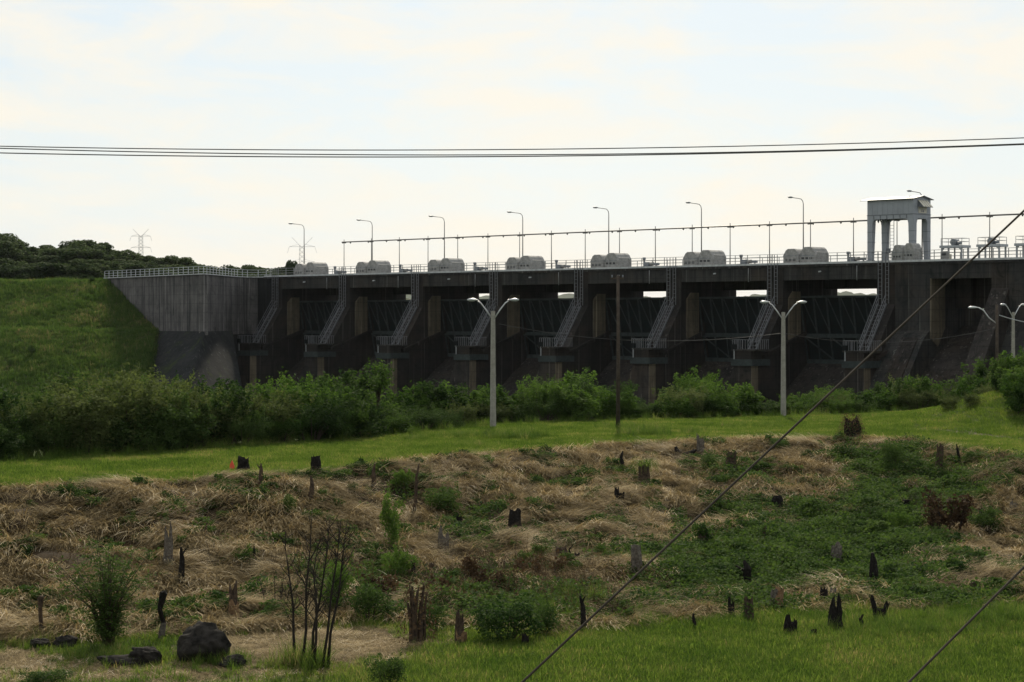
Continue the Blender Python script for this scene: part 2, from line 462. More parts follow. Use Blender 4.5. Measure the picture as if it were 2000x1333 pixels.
def bare_mask(X, Y):
    """dry flattened patch at the toe of the bank, wheel ruts on the upper lawn"""
    h = hgt(X, Y); px, py = px_of(X, Y, h)
    b = 1.3 * blob(px, py, 640, 1262, 230, 36) + 0.9 * blob(px, py, 30, 1290, 60, 22) + 0.42 * blob(px, py, 180, 1320, 420, 34) + 0.5 * blob(px, py, 1690, 1290, 40, 10)
    return b + 0.7 * (fbm(X * 0.8, Y * 0.5 + 3, 4) - 0.5)
def rut_mask(X, Y):
    h = hgt(X, Y); px, py = px_of(X, Y, h)
    c = 826 + np.clip(px - 1720, 0, 400) * 0.115
    c2 = 838 + np.clip(px - 1800, 0, 400) * 0.11
    a = sstep(1690, 1760, px)
    n_ = fbm(X * 0.7, Y * 0.4, 3)
    return .6 * a * (np.exp(-((py - c) / 3.0) ** 2) + 0.8 * np.exp(-((py - c2) / 3.0) ** 2)) * (0.45 + n_) + 0.7 * blob(px, py, 1835, 812, 22, 5)

def mat_ground():
    m, n, l, p = nodes_of('ground_soil')
    at = n.new('ShaderNodeAttribute'); at.attribute_name = 'soil'
    tc = n.new('ShaderNodeTexCoord')
    nz = n.new('ShaderNodeTexNoise'); nz.inputs['Scale'].default_value = 2.4; nz.inputs['Detail'].default_value = 12; nz.inputs['Roughness'].default_value = 0.75
    l.new(tc.outputs['Object'], nz.inputs['Vector'])
    rp = n.new('ShaderNodeValToRGB'); rp.color_ramp.elements[0].position = 0.3; rp.color_ramp.elements[1].position = 0.7
    rp.color_ramp.elements[0].color = (0.45, 0.45, 0.45, 1); rp.color_ramp.elements[1].color = (1.25, 1.22, 1.15, 1)
    l.new(nz.outputs['Fac'], rp.inputs['Fac'])
    mx = n.new('ShaderNodeMixRGB'); mx.blend_type = 'MULTIPLY'; mx.inputs['Fac'].default_value = 1
    l.new(at.outputs['Color'], mx.inputs['Color1']); l.new(rp.outputs['Color'], mx.inputs['Color2'])
    l.new(mx.outputs['Color'], p.inputs['Base Color']); p.inputs['Roughness'].default_value = 0.95
    p.inputs['Specular IOR Level'].default_value = 0.1
    b = n.new('ShaderNodeBump'); b.inputs['Strength'].default_value = 0.8; b.inputs['Distance'].default_value = 0.12
    l.new(nz.outputs['Fac'], b.inputs['Height']); l.new(b.outputs['Normal'], p.inputs['Normal'])
    return m
M['ground'] = mat_ground()

xs = np.unique(np.concatenate([np.linspace(-4000, -120, 14), np.linspace(-120, -38, 18), np.arange(-38, 52, 0.55), np.linspace(52, 120, 16), np.linspace(120, 4000, 14)]))
ys = np.unique(np.concatenate([np.linspace(-300, -20, 8), np.linspace(-20, 52, 30), np.arange(52, 172, 0.5), np.linspace(172, 260, 24), np.linspace(260, 9000, 16)]))
gme, gx, gy = grid_mesh('ground', xs, ys, hgt, M['ground'])
t_ = bank_t(gx, gy)
on_bank = sstep(-0.02, 0.05, t_) * (1 - sstep(0.97, 1.02, t_))
lawn_c = np.array([0.055, 0.075, 0.018]); straw_c = np.array([0.06, 0.042, 0.024]); soil_c = np.array([0.05, 0.045, 0.026]); bare_c = np.array([0.24, 0.165, 0.09])
col = np.outer(1 - on_bank, lawn_c) + np.outer(on_bank, straw_c)
g_ = np.clip(green_mask(gx, gy), 0, 1) * on_bank
col = col * (1 - g_[:, None]) + g_[:, None] * soil_c
b_ = np.clip(bare_mask(gx, gy) * 1.6 - 0.3, 0, 1) * sstep(56, 60, gy) * (gy < 100)
col = col * (1 - b_[:, None]) + b_[:, None] * bare_c
r_ = np.clip(rut_mask(gx, gy), 0, 1) * (gy > 90) * (gy < 200)
col = col * (1 - r_[:, None]) + r_[:, None] * np.array([0.085, 0.07, 0.035])
ca = gme.color_attributes.new('soil', 'FLOAT_COLOR', 'POINT')
ca.data.foreach_set('color', np.concatenate([col, np.ones((len(col), 1))], 1).astype(np.float32).ravel())
ground = tag(link('ground', gme), kind='structure')

# ------------------------------------------------------------------ the dam: local x along the crest, y upstream, z above the deck
BAY = 17.45
DU = Vector((12.47, -12.2, 0)).normalized()
DW = Vector((-DU.y, DU.x, 0))
DO = Vector((-39.9, 338.0, EYE + 7.2))
DROT = math.atan2(DU.y, DU.x)
def dam_w(x, y, z): return DO + DU * x + DW * y + Vector((0, 0, z))
def u_at(px, yl):
    k = (px - 1000) / F
    p = DO + DW * yl
    return (k * p.y - p.x) / (DU.x - k * DU.y)
def z_at(px, py, yl):
    p = dam_w(u_at(px, yl), yl, 0)
    return (HZ - py) / F * p.y - 7.2
def dam_empty(name, x, y=0.0, z=0.0):
    return empty(name, dam_w(x, y, z), DROT)

NP = 8
UEND = 205.0
dam = dam_empty('spillway_dam', 0)
tag(dam, 'long dark concrete spillway dam with piers and gated bays', 'dam')
# pier: main body, nose, pilaster on the visible side, sloped ledge, platform
def pier_parts():
    d = {}
    prof = [(0, -0.32), (0, -5.3), (-4.2, -11.35), (-6.9, -11.35), (-6.9, -12.4), (-5.6, -13.3), (-5.6, -30), (12.4, -30), (12.4, -0.32)]
    d['pier'] = MB().prism(prof, -1.35, 1.35).mesh('pier', M['pier'])
    d['pilaster'] = MB().prism([(1.1, -4.4), (2.0, -3.5), (3.6, -3.5), (3.6, -9.4), (1.1, -10.2)], 1.34, 1.62).mesh('pilaster', M['tan'])  # raised slab, warm light painted on by its tan colour
    d['ledge'] = MB().prism([(-4.6, -12.2), (-4.6, -11.75), (4.4, -8.85), (4.4, -9.4)], 1.33, 2.0).mesh('ledge', M['pier'])
    nose = MB()
    nose.add([(-1.4, -6.9, -13.3), (1.38, -6.9, -13.3), (1.38, -5.59, -13.3), (-1.4, -5.59, -13.3),
              (-2.9, -8.2, -19), (1.38, -6.95, -19), (1.38, -5.59, -19), (-1.4, -5.59, -19),
              (-4.2, -10.0, -30), (1.38, -7.2, -30), (1.38, -5.59, -30), (-1.4, -5.59, -30)],
             [(0, 1, 2, 3), (0, 4, 5, 1), (1, 5, 6, 2), (2, 6, 7, 3), (3, 7, 4, 0), (4, 8, 9, 5), (5, 9, 10, 6), (6, 10, 11, 7), (7, 11, 8, 4), (11, 10, 9, 8)])
    d['nose'] = nose.mesh('nose', M['slope'])
    d['facing'] = MB().prism([(-6.88, -13.31), (-5.6, -13.31), (-5.6, -29), (-7.1, -29)], 1.385, 1.5).mesh('facing', M['tan'])  # thin strip that paints the nose's side as lit
    d['bracket'] = MB().box(-1.75, 1.75, -7.15, -3.3, -13.28, -12.42).mesh('trunnion_beam', M['tealbox'])
    d['platform'] = MB().box(-1.7, 2.1, -7.1, -3.9, -11.34, -11.12).mesh('platform', M['concrete'])
    return d
PP = pier_parts()
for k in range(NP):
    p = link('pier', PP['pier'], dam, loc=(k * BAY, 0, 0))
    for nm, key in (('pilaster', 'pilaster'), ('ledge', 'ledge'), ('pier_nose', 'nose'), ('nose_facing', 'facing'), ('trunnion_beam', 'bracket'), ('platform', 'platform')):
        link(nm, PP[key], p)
# deck girders between the piers, spillway sills and chutes
gm = MB().box(1.36, BAY - 1.36, 0.06, 1.5, -2.05, -0.32).mesh('deck_girder', M['concrete'])
gb = MB().box(1.36, BAY - 1.36, 9.6, 11.0, -3.1, -0.32).mesh('upstream_girder', M['concrete'])
gs = MB().box(1.36, BAY - 1.36, 4.6, 6.0, -1.9, -0.32).mesh('inner_girder', M['concrete'])
ch = MB().prism([(11.5, -30), (11.5, -12.0), (9, -11.8), (5.6, -13.0), (2.0, -15.6), (-2, -18.8), (-7, -21.5), (-14, -23.0), (-14, -30)], 1.34, BAY - 1.34).mesh('spillway_chute', M['slope'])
for k in range(NP - 1):
    link('deck_girder', gm, dam, loc=(k * BAY, 0, 0))
    link('upstream_girder', gb, dam, loc=(k * BAY, 0, 0))
    link('inner_girder', gs, dam, loc=(k * BAY, 0, 0))
    link('spillway_chute', ch, dam, loc=(k * BAY, 0, 0))
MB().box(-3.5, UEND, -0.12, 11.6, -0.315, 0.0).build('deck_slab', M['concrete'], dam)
for k in range(-1, 12):
    x0 = k * BAY + 0.02 if k >= 0 else -3.3
    MB().box(x0, (k + 1) * BAY - 0.02, -0.16, 0.22, 0.003, 0.26).build('deck_kerb', M['kerb'], dam)
    MB().box(x0, (k + 1) * BAY - 0.02, 11.0, 11.3, 0.003, 0.62).build('upstream_parapet', M['kerb'], dam)
# solid non-overflow block right of the last pier, the intake bay beyond it and the sloped buttress
xb0 = (NP - 1) * BAY + 1.36
xb1 = u_at(1816, 0)
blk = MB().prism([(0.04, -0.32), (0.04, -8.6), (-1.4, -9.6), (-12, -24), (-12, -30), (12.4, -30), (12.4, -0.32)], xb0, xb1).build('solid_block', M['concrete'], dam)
MB().prism([(0.05, -2.1), (3.2, -2.1), (3.2, -8.3), (1.6, -10.6), (0.05, -9.6)], xb1 - 0.01, xb1 + 0.2).build('side_face', M['tan'], blk)  # tan sheet, painted light on the end of the block
for i in range(4):      # worn ribs running down the sloping toe
    xr = xb0 + 2 + i * (xb1 - xb0 - 3) / 3.6
    MB().prism([(-1.5, -9.45), (-12.1, -23.8), (-12.1, -24.6), (-1.5, -10.2)], xr, xr + 0.55).build('toe_rib', M['slope'], blk)
xb2 = u_at(1936, 0)
MB().box(xb1 + 0.01, xb2 - 0.01, 0.06, 1.5, -2.15, -0.32).build('deck_girder', M['concrete'], dam)
MB().prism([(7.5, -30), (7.5, -8.0), (0, -12.5), (-12, -24), (-12, -30)], xb1, xb2).build('intake_chute', M['slope'], dam)
MB().box(xb1 + 0.01, xb2 - 0.01, 6.0, 7.0, -5.8, -0.32).build('breast_wall', M['pier'], dam)
MB().box(xb1 + 1.4, xb1 + 2.9, 4.9, 5.99, -5.5, -0.33).build('intake_pillar', M['pier'], dam)
bt = MB().prism([(0.04, -0.32), (0.04, -3.4), (-13.5, -24), (-13.5, -30), (12.4, -30), (12.4, -0.32)], xb2, xb2 + 2.4).build('buttress', M['slope'], dam)
MB().prism([(0.02, -0.32), (0.02, -7.5), (-9.0, -24), (-9.0, -30), (12.4, -30), (12.4, -0.32)], xb2 + 2.42, UEND).build('solid_block', M['concrete'], dam)
# small chips and outlet stubs on the girder faces
spout = MB().tube([(0, 0.1, 0), (0, -0.45, -0.05)], 0.09, 8).mesh('drain_spout', M['kerb'])
for k in range(NP - 1):
    link('drain_spout', spout, dam, loc=(k * BAY + 7.4, 0.05, -0.95))
dpipe = MB().tube([(0, 0, -0.3), (0, 0, -2.2)], 0.05, 6).mesh('drain_pipe', M['rail'])
for k in range(NP - 1):
    link('drain_pipe', dpipe, dam, loc=(k * BAY + 13.1, -0.06, 0))

# radial gates
def gate_meshes():
    W = BAY - 2.74
    yz = lambda z: np.interp(-z, [4.1, 9.4, 13.0], [3.7, 4.7, 5.5])
    g = {'W': W}
    sk = [(yz(z) + 0.75, z) for z in (-4.1, -6, -8, -10, -12, -13.2)]
    g['skin_plate'] = MB().prism(sk + [(y + 0.1, z) for y, z in sk[::-1]], 0, W).mesh('skin_plate', M['teal'])
    def gir(z, h): return MB().box(0, W, yz(z) - 0.15, yz(z) + 0.25, z - h / 2, z + h / 2).mesh('girder', M['tealbox'])
    g['top'] = gir(-4.22, 0.28); g['mid'] = gir(-9.4, 0.55); g['low'] = gir(-12.85, 0.55)
    g['rib_up'] = MB().bar((0, yz(-4.3), -4.36), (0, yz(-9.1), -9.12), 0.16, 0.22).mesh('rib', M['tealbox'])
    g['rib_lo'] = MB().bar((0, yz(-9.7), -9.68), (0, yz(-12.55), -12.57), 0.16, 0.22).mesh('rib', M['tealbox'])
    dx = W / 7
    g['brace_up'] = MB().bar((0.1, yz(-4.4) + .28, -4.45), (dx - 0.1, yz(-9.1) + .28, -9.1), 0.13, 0.13).mesh('brace', M['tealbox'])
    g['brace_lo'] = MB().bar((0.1, yz(-9.7) + .28, -9.75), (2 * dx - 0.1, yz(-12.5) + .28, -12.55), 0.16, 0.16).mesh('brace', M['tealbox'])
    g['dx'] = dx
    g['arm'] = MB().bar((0, 4.5, -9.6), (0, -3.4, -12.7), 0.3, 0.45).mesh('gate_arm', M['tealbox'])
    return g
G = gate_meshes()
bayname = ['leftmost', 'second', 'third', 'fourth', 'fifth', 'sixth', 'seventh']
for k in range(NP - 1):
    ge = dam_empty('radial_gate', k * BAY + 1.37)
    lab = 'dark teal steel radial gate in the %s spillway bay%s' % (bayname[k], '' if k == 0 else ' from the left')
    if k == 6: lab = 'dark teal steel radial gate in the rightmost spillway bay before the solid block'
    tag(ge, lab, 'gate', 'radial gates between the dam piers')
    link('skin_plate', G['skin_plate'], ge)
    for nm in ('top', 'mid', 'low'): link('girder', G[nm], ge)
    for i in range(8):
        x = 0.1 + i * (G['W'] - 0.2) / 7
        link('rib', G['rib_up'], ge, loc=(x, 0, 0)); link('rib', G['rib_lo'], ge, loc=(x, 0, 0))
        if i < 7: link('brace', G['brace_up'], ge, loc=(i * G['dx'], 0, 0))
        if i in (0, 2, 4): link('brace', G['brace_lo'], ge, loc=(i * G['dx'], 0, 0))
    link('gate_arm', G['arm'], ge, loc=(G['W'] - 0.9, 0, 0))

# ladder, inclined stair and railed landing on each pier
def stair_proto():
    r = dam_empty('access_stair', 0)
    st = MB().bar((0, -0.28, 1.35), (0, -0.28, -5.2), 0.07).mesh('ladder_stile', M['stair'])
    for x in (-0.95, -0.4, 0.15, 0.62): link('ladder_stile', st, r, loc=(x, 0, 0))
    rg = MB().bar((-0.95, -0.28, 0), (-0.4, -0.28, 0), 0.05).mesh('rung', M['stair'])
    for i in range(9): link('rung', rg, r, loc=(0, 0, -0.4 - i * 0.52))
    hs = MB().bar((0.15, -0.28, 0), (0.62, -0.28, 0), 0.04).mesh('rung', M['stair'])
    for i in range(9): link('rung', hs, r, loc=(0, 0, -0.5 - i * 0.52))
    a, b = Vector((0, -0.25, -5.25)), Vector((0, -4.5, -11.35))
    sg = MB().bar(a, b, 0.08, 0.28).mesh('stair_stringer', M['stair'])
    hr = MB().bar(a + Vector((0, -.1, 1.3)), b + Vector((0, -.1, 1.1)), 0.06).mesh('handrail', M['stair'])
    mr = MB().bar(a + Vector((0, -.1, .65)), b + Vector((0, -.1, .55)), 0.045).mesh('handrail', M['stair'])
    for x in (-0.95, 0.25):
        link('stair_stringer', sg, r, loc=(x, 0, 0)); link('handrail', hr, r, loc=(x, 0, 0)); link('handrail', mr, r, loc=(x, 0, 0))
    tr = MB().box(-0.93, 0.23, -0.13, 0.13, -0.02, 0.02).mesh('stair_tread', M['stair'])
    pr = MB().bar((0, 0, 0), (0, 0, 1.15), 0.05).mesh('rail_post', M['stair'])
    for i in range(13):
        p = a.lerp(b, (i + 0.5) / 13)
        link('stair_tread', tr, r, loc=p)
        if i % 4 == 1:
            for x in (-0.95, 0.25): link('rail_post', pr, r, loc=(x, p.y, p.z))
    bal = MB().bar((0, 0, 0), (0, 0, 1.25), 0.05).mesh('baluster', M['stair'])
    for i in range(9): link('baluster', bal, r, loc=(-1.6 + i * 0.42, -7.02, -11.12))
    for i in range(7): link('baluster', bal, r, loc=(2.02, -6.6 + i * 0.42, -11.12))
    for i in range(5): link('baluster', bal, r, loc=(-1.62, -6.6 + i * 0.42, -11.12))
    tp = MB().bar((-1.62, -7.02, -9.87), (2.02, -7.02, -9.87), 0.06).bar((2.02, -7.02, -9.87), (2.02, -3.95, -9.87), 0.06).bar((-1.62, -7.02, -9.87), (-1.62, -4.9, -9.87), 0.06)
    tp.build('guard_rail', M['stair'], r)
    po = MB().bar((0, 0, 0), (0, 0, 1.3), 0.1).build('signal_post', M['galv'], r, loc=(-1.3, -7.05, -12.42))
    MB().box(-0.28, 0.28, -0.2, 0.2, 1.3, 1.95).build('signal_box', M['teal'], po)
    return r
sp0 = stair_proto()
piername = ['leftmost', 'second', 'third', 'fourth', 'fifth', 'sixth', 'seventh', 'rightmost']
for k in range(NP):
    s_ = sp0 if k == 0 else copy_tree(sp0)
    s_.location = dam_w(k * BAY, 0, 0)
    tag(s_, 'grey steel ladder and stair with railed landing on the %s dam pier%s' % (piername[k], '' if k in (0, 7) else ' from the left'), 'stair', 'access stairs on the dam piers')

# ------------------------------------------------------------------ wing wall, apron, embankment
A_, B_ = Vector((-72, 352)), Vector((-49.4, 319))
WP = [A_, B_, Vector((-46.9, 340)), Vector((-45.6, 343.2)), Vector((-43.8, 343.6)), Vector((-42.2, 341.8)), Vector((-40.9, 339.3))]
back = [Vector((-40.9, 339.3)) + DW.to_2d() * 11.4, A_ + DW.to_2d() * 30]
wpoly = [(p.x, p.y) for p in WP + back]
wing = empty('wing_wall', (B_.x, B_.y, EYE - 2))
tag(wing, 'tall grey streaked concrete wing wall between grass embankment and spillway', 'wall')
zt, zb = EYE + 7.2, EYE - 1.95
# panels of the face, each a pour of its own with a recessed joint
def wall_panels():
    for i in range(len(WP) - 1):
        a, b = WP[i], WP[i + 1]
        L = (b - a).length
        n = max(1, round(L / 8.0))
        d = (b - a) / L
        nrm = Vector((d.y, -d.x))
        if nrm.y > 0: nrm = -nrm
        for j in range(n):
            p, q = a + d * (L * j / n + (0.03 if n > 1 else 0)), a + d * (L * (j + 1) / n - (0.03 if n > 1 else 0))
            poly = [p, q, q - nrm * 0.8, p - nrm * 0.8]
            MB().prism([(v.x - B_.x, v.y - B_.y) for v in poly], zb - (EYE - 2) - 0.6, zt - (EYE - 2) - 0.02, 'z').build('wall_panel', M['wall'], wing)
wall_panels()
inner = [Vector(v) for v in wpoly]
cen = sum(inner, Vector((0, 0))) / len(inner)
MB().prism([((v.x + (cen.x - v.x) * 0.02) - B_.x, (v.y + (cen.y - v.y) * 0.02) - B_.y) for v in inner], -16, zt - (EYE - 2) - 0.06, 'z').build('wall_core', M['apron'], wing)
cop = MB()
for i in range(len(WP) - 1):
    cop.bar((WP[i].x - B_.x, WP[i].y - B_.y, 9.27), (WP[i + 1].x - B_.x, WP[i + 1].y - B_.y, 9.27), 0.5, 0.14)
cop.build('coping', M['kerb'], wing)

# mossy sloping apron below the wall
dn = -DW.to_2d()
D2 = Vector((-47.0, 334.2))
PL = [A_.lerp(B_, t) for t in np.linspace(0.15, 1, 10)] + [B_.lerp(D2, t) for t in np.linspace(0.1, 1, 10)]
ds = [-3.0, -0.4, 0.4, 1.2, 2.5, 4, 6, 8, 10, 13, 16, 20, 24, 30, 38]
V = []
for p in PL:
    for d in ds:
        fr_ = max(0, PL.index(p) - 9) / (len(PL) - 10)
        q = p + Vector((-.02 + .26 * fr_, -1.0)) * d
        V.append((q.x, q.y, EYE - 1.95 - max(0, d - 0.4) * 0.56 + (0.35 * (fbm(np.array(q.x * .4), np.array(q.y * .4)) - .5) if d > 1 else 0)))
nd = len(ds)
Fq = [(i * nd + j, i * nd + j + 1, (i + 1) * nd + j + 1, (i + 1) * nd + j) for i in range(len(PL) - 1) for j in range(nd - 1)]
tag(link('apron', mesh_np('apron', V, Fq, False, M['apron'])), kind='structure')

# grass embankment: profile by distance from the crest line, coned round the wall end
LC = Vector((-92, 357)); LC2 = Vector((-420, 420))
def seg_d(X, Y, a, b):
    ab = b - a
    t = np.clip(((X - a.x) * ab.x + (Y - a.y) * ab.y) / ab.length_squared, 0, 1)
    return np.hypot(X - (a.x + t * ab.x), Y - (a.y + t * ab.y))
def emb_h(X, Y):
    d = np.minimum(seg_d(X, Y, A_, LC), seg_d(X, Y, LC, LC2))
    d = d - 0.6 + 0.5 * (fbm(X * 0.12, Y * 0.12, 3) - 0.5)
    h = np.interp(d, [0, 1.2, 21.0, 24.0, 60.0, 80], [6.65, 6.6, -1.75, -2.0, -17.5, -18])
    h = h + 0.35 * (fbm(X * 0.5, Y * 0.5, 3) - 0.5) * (d > 1)
    ab = (B_ - A_).normalized()
    sa = (X - A_.x) * ab.x + (Y - A_.y) * ab.y
    return h - 1.3 * np.maximum(0, X + 59.6 - 0.06 * (335 - Y))
eme, ex, ey = grid_mesh('embankment', np.arange(-170, -18, 1.0), np.arange(278, 420, 1.0), emb_h, mat_simple('embankment_turf', (0.06, 0.075, 0.022), 0.95, 0, 0.45, 0.25))
tag(link('embankment', eme), kind='structure')

# wooded hill behind the left end, far hazy ridge beyond the reservoir, and the reservoir itself
def hill_h(X, Y):
    a = 6.0 + 5.2 * sstep(-50, -125, X) + 6.0 * sstep(-125, -260, X) + 3.5 * sstep(400, 520, Y) * sstep(-55, -95, X)
    return a - 9 * sstep(-32, -8, X) - 14 * sstep(560, 640, Y) + 1.2 * (fbm(X * 0.03, Y * 0.03, 3) - 0.5)
hme, _, _ = grid_mesh('wooded_hill', np.arange(-420, 20, 8.0), np.arange(386, 660, 8.0), hill_h, mat_simple('hill_undergrowth', (0.035, 0.045, 0.018), 0.95, 0, 0.5, 0.2))
tag(link('hill', hme), kind='structure')
def ridge_h(X, Y):
    c = np.exp(-((Y - 7000) / 300.0) ** 2)
    r_ = 2.33 * (21 + 13 * fbm(X * 0.0017 + 3, Y * 0.001, 3) + 12 * fbm(X * 0.02, Y * 0.013 + 7, 3) + 5 * fbm(X * 0.09, Y * 0.05, 2))
    return -20 + c * (r_ + 20)
rme, _, _ = grid_mesh('far_ridge', np.arange(-1900, 3000, 10.0), np.linspace(6400, 7600, 24), ridge_h, mat_simple('far_wood', (0.05, 0.065, 0.03), 0.95, 0, 0.4, 0.02))
tag(link('far_hills', rme), kind='structure')
wm, n_, l_, p_ = nodes_of('reservoir_water')
p_.inputs['Base Color'].default_value = (0.03, 0.05, 0.05, 1); p_.inputs['Roughness'].default_value = 0.12
wz = n_.new('ShaderNodeTexNoise'); wz.inputs['Scale'].default_value = 0.6; wz.inputs['Detail'].default_value = 6
wb = n_.new('ShaderNodeBump'); wb.inputs['Strength'].default_value = 0.2; l_.new(wz.outputs['Fac'], wb.inputs['Height']); l_.new(wb.outputs['Normal'], p_.inputs['Normal'])
wv = [dam_w(-16, 12.5, -6), dam_w(260, 12.5, -6), dam_w(900, 900, -6), dam_w(200, 2600, -6), dam_w(-1400, 1700, -6), dam_w(-200, 120, -6)]
wme = bpy.data.meshes.new('reservoir'); wme.from_pydata([tuple(v) for v in wv], [], [tuple(range(6))]); wme.materials.append(wm)
tag(link('reservoir_water', wme), kind='structure')

# ------------------------------------------------------------------ things on the deck
dr = dam_empty('deck_railing', 0)
tag(dr, 'long grey pipe railing along the downstream edge of the dam deck', 'railing')
post = MB().bar((0, 0, 0.28), (0, 0, 1.42), 0.075).mesh('rail_post', M['rail'])
for i in range(98):
    link('rail_post', post, dr, loc=(-1.8 + i * 2.08, 0.05, 0))
for z in (0.62, 1.02, 1.42):
    MB().bar((-2.2, 0.05, z), (UEND, 0.05, z), 0.055).build('rail', M['rail'], dr)
ur = dam_empty('upstream_railing', 0)
tag(ur, 'pipe railing along the far reservoir side of the dam deck', 'railing')
post2 = MB().bar((0, 0, 0.62), (0, 0, 1.5), 0.07).mesh('rail_post', M['rail'])
for i in range(70): link('rail_post', post2, ur, loc=(-1.5 + i * 2.9, 11.15, 0))
for z in (1.05, 1.5): MB().bar((-2.2, 11.15, z), (UEND, 11.15, z), 0.055).build('rail', M['rail'], ur)
# railing on the wing wall
wr = empty('wing_wall_railing', (B_.x, B_.y, zt))
tag(wr, 'pale grey railing along the top of the bent wing wall', 'railing')
wpost = MB().bar((0, 0, 0.05), (0, 0, 1.3), 0.11).mesh('rail_post', M['galv'])
for i in range(len(WP) - 1):
    a, b = WP[i] - B_, WP[i + 1] - B_
    L = (b - a).length
    n = max(1, round(L / 1.95))
    for j in range(n):
        q = a.lerp(b, j / n)
        link('rail_post', wpost, wr, loc=(q.x, q.y, 0))
    for z in (0.45, 0.88, 1.3):
        MB().bar((a.x, a.y, z), (b.x, b.y, z), 0.075).build('rail', M['galv'], wr)

# hooded gate hoists: two eight-sided hoods on a plinth
def hood_proto():
    r = dam_empty('gate_hoist', 0)
    def octo(w, h): return [(-w / 2, 0.12), (w / 2, 0.12), (w / 2, h * .62), (w * .34, h * .9), (w * .2, h), (-w * .2, h), (-w * .34, h * .9), (-w / 2, h * .62)]
    MB().box(-2.6, 2.6, -1.7, 1.9, 0, 0.12).build('plinth', M['kerb'], r)
    h1 = bevel(MB().prism(octo(2.5, 2.2), -1.5, 1.6, 'y').build('hood', M['hood'], r, loc=(-1.3, 0, 0)), 0.05)
    h2 = bevel(MB().prism(octo(2.5, 2.4), -1.5, 1.6, 'y').build('hood', M['hood'], r, loc=(1.25, 0.25, 0)), 0.05)
    h3 = bevel(MB().prism([(-1.35, 0.12), (1.45, 0.12), (1.45, 1.25), (1.1, 1.72), (-1.0, 1.72), (-1.35, 1.25)], 2.35, 2.75, 'x').build('end_cover', M['hood'], r), 0.08)
    vt = MB().box(-0.22, 0.22, -0.03, 0.02, 0, 0.28).mesh('vent', M['vent'])
    for o, zz in ((h1, 0.55), (h2, 0.75)):
        for x in (-0.75, -0.1, 0.55):
            link('vent', vt, o, loc=(x, -1.5, zz))
    bd = MB().box(-1.26, 1.26, -0.04, 0.0, 0, 0.07)
    bm_ = bd.mesh('seam_strip', M['machine'])
    for o in (h1, h2): link('seam_strip', bm_, o, loc=(0, -1.5, 1.22))
    return r
hp = hood_proto()
hood_px = [607, 728, 870, 1025, 1192, 1375, 1573, 1771]
for i, px in enumerate(hood_px):
    o = hp if i == 0 else copy_tree(hp)
    o.location = dam_w(u_at(px, 3.5 if i < 7 else 1.4), 3.5 if i < 7 else 1.4, 0)
    if i == 7: o.scale = (.62, .62, 1)
    if i == 7: lab = 'grey hooded gate hoist standing between the legs of the gantry crane'
    elif i == 0: lab = 'grey hooded gate hoist on the deck, nearest the bent wing wall'
    else: lab = 'grey hooded gate hoist on the dam deck, %s from the left' % ORD[i]
    tag(o, lab, 'hoist', 'hooded gate hoists on the dam deck')
# small motor units between them
def motor_proto():
    r = dam_empty('hoist_motor', 0)
    MB().box(-1.0, 1.0, -0.5, 0.5, 0, 0.35).build('base', M['machine'], r)
    bevel(MB().box(-0.55, 0.35, -0.4, 0.4, 0.351, 0.95).build('gearbox', M['machine'], r), 0.06)
    MB().tube([(0.36, 0, 0.65), (1.0, 0, 0.65)], 0.26, 10).build('motor', M['hood'], r)
    MB().tube([(-0.75, 0, 0.35), (-0.75, 0, 1.25), (-0.75, 0, 1.3), (-0.75, 0, 1.62)], [0.14, 0.14, 0.24, 0.24], 10).build('brake_post', M['machine'], r)
    MB().box(1.3, 1.9, -0.25, 0.25, 0.45, 0.8).bar((1.6, 0, 0), (1.6, 0, 0.46), 0.12).build('limit_switch', M['machine'], r)
    return r
mp_ = motor_proto()
for i, px in enumerate([660, 788, 934, 1094, 1266, 1456, 1666]):
    o = mp_ if i == 0 else copy_tree(mp_)
    o.location = dam_w(u_at(px, 2.6), 2.6, 0)
    tag(o, 'small grey hoist motor unit between hooded hoists, %s from the left' % ORD[i], 'motor', 'hoist motor units on the deck')

# tall deck street lamps with arms toward the river
def deck_lamp_proto():
    r = dam_empty('deck_lamp', 0)
    H = 9.35
    MB().tube([(0, 0, 0), (0, 0, 4), (0, 0, H - 0.75)], [0.095, 0.08, 0.06], 8).build('pole', M['post'], r)
    MB().tube([(0, 0, H - 0.75), (0, -0.12, H - 0.35), (0, -0.5, H - 0.06), (0, -1.2, H), (0, -2.6, H + 0.06)], 0.05, 8).build('arm', M['post'], r)
    hd = MB().ellipsoid((0, -3.0, H + 0.1), (0.2, 0.55, 0.11)).build('lamp_head', M['machine'], r)
    MB().box(-0.12, 0.12, -3.3, -2.75, H - 0.05, H + 0.0).build('lens', M['lens'], hd)
    return r
lp = deck_lamp_proto()
for i, px in enumerate([594, 727, 868, 1021, 1189, 1370, 1569, 1801]):
    o = lp if i == 0 else copy_tree(lp)
    o.location = dam_w(u_at(px, 9.8), 9.8, 0)
    lab = 'tall thin single-arm street lamp on the dam deck, %s from the left' % ORD[i] if i < 7 else 'tall single-arm street lamp rising behind the gantry crane roof'
    tag(o, lab, 'street lamp', 'street lamps on the dam deck')

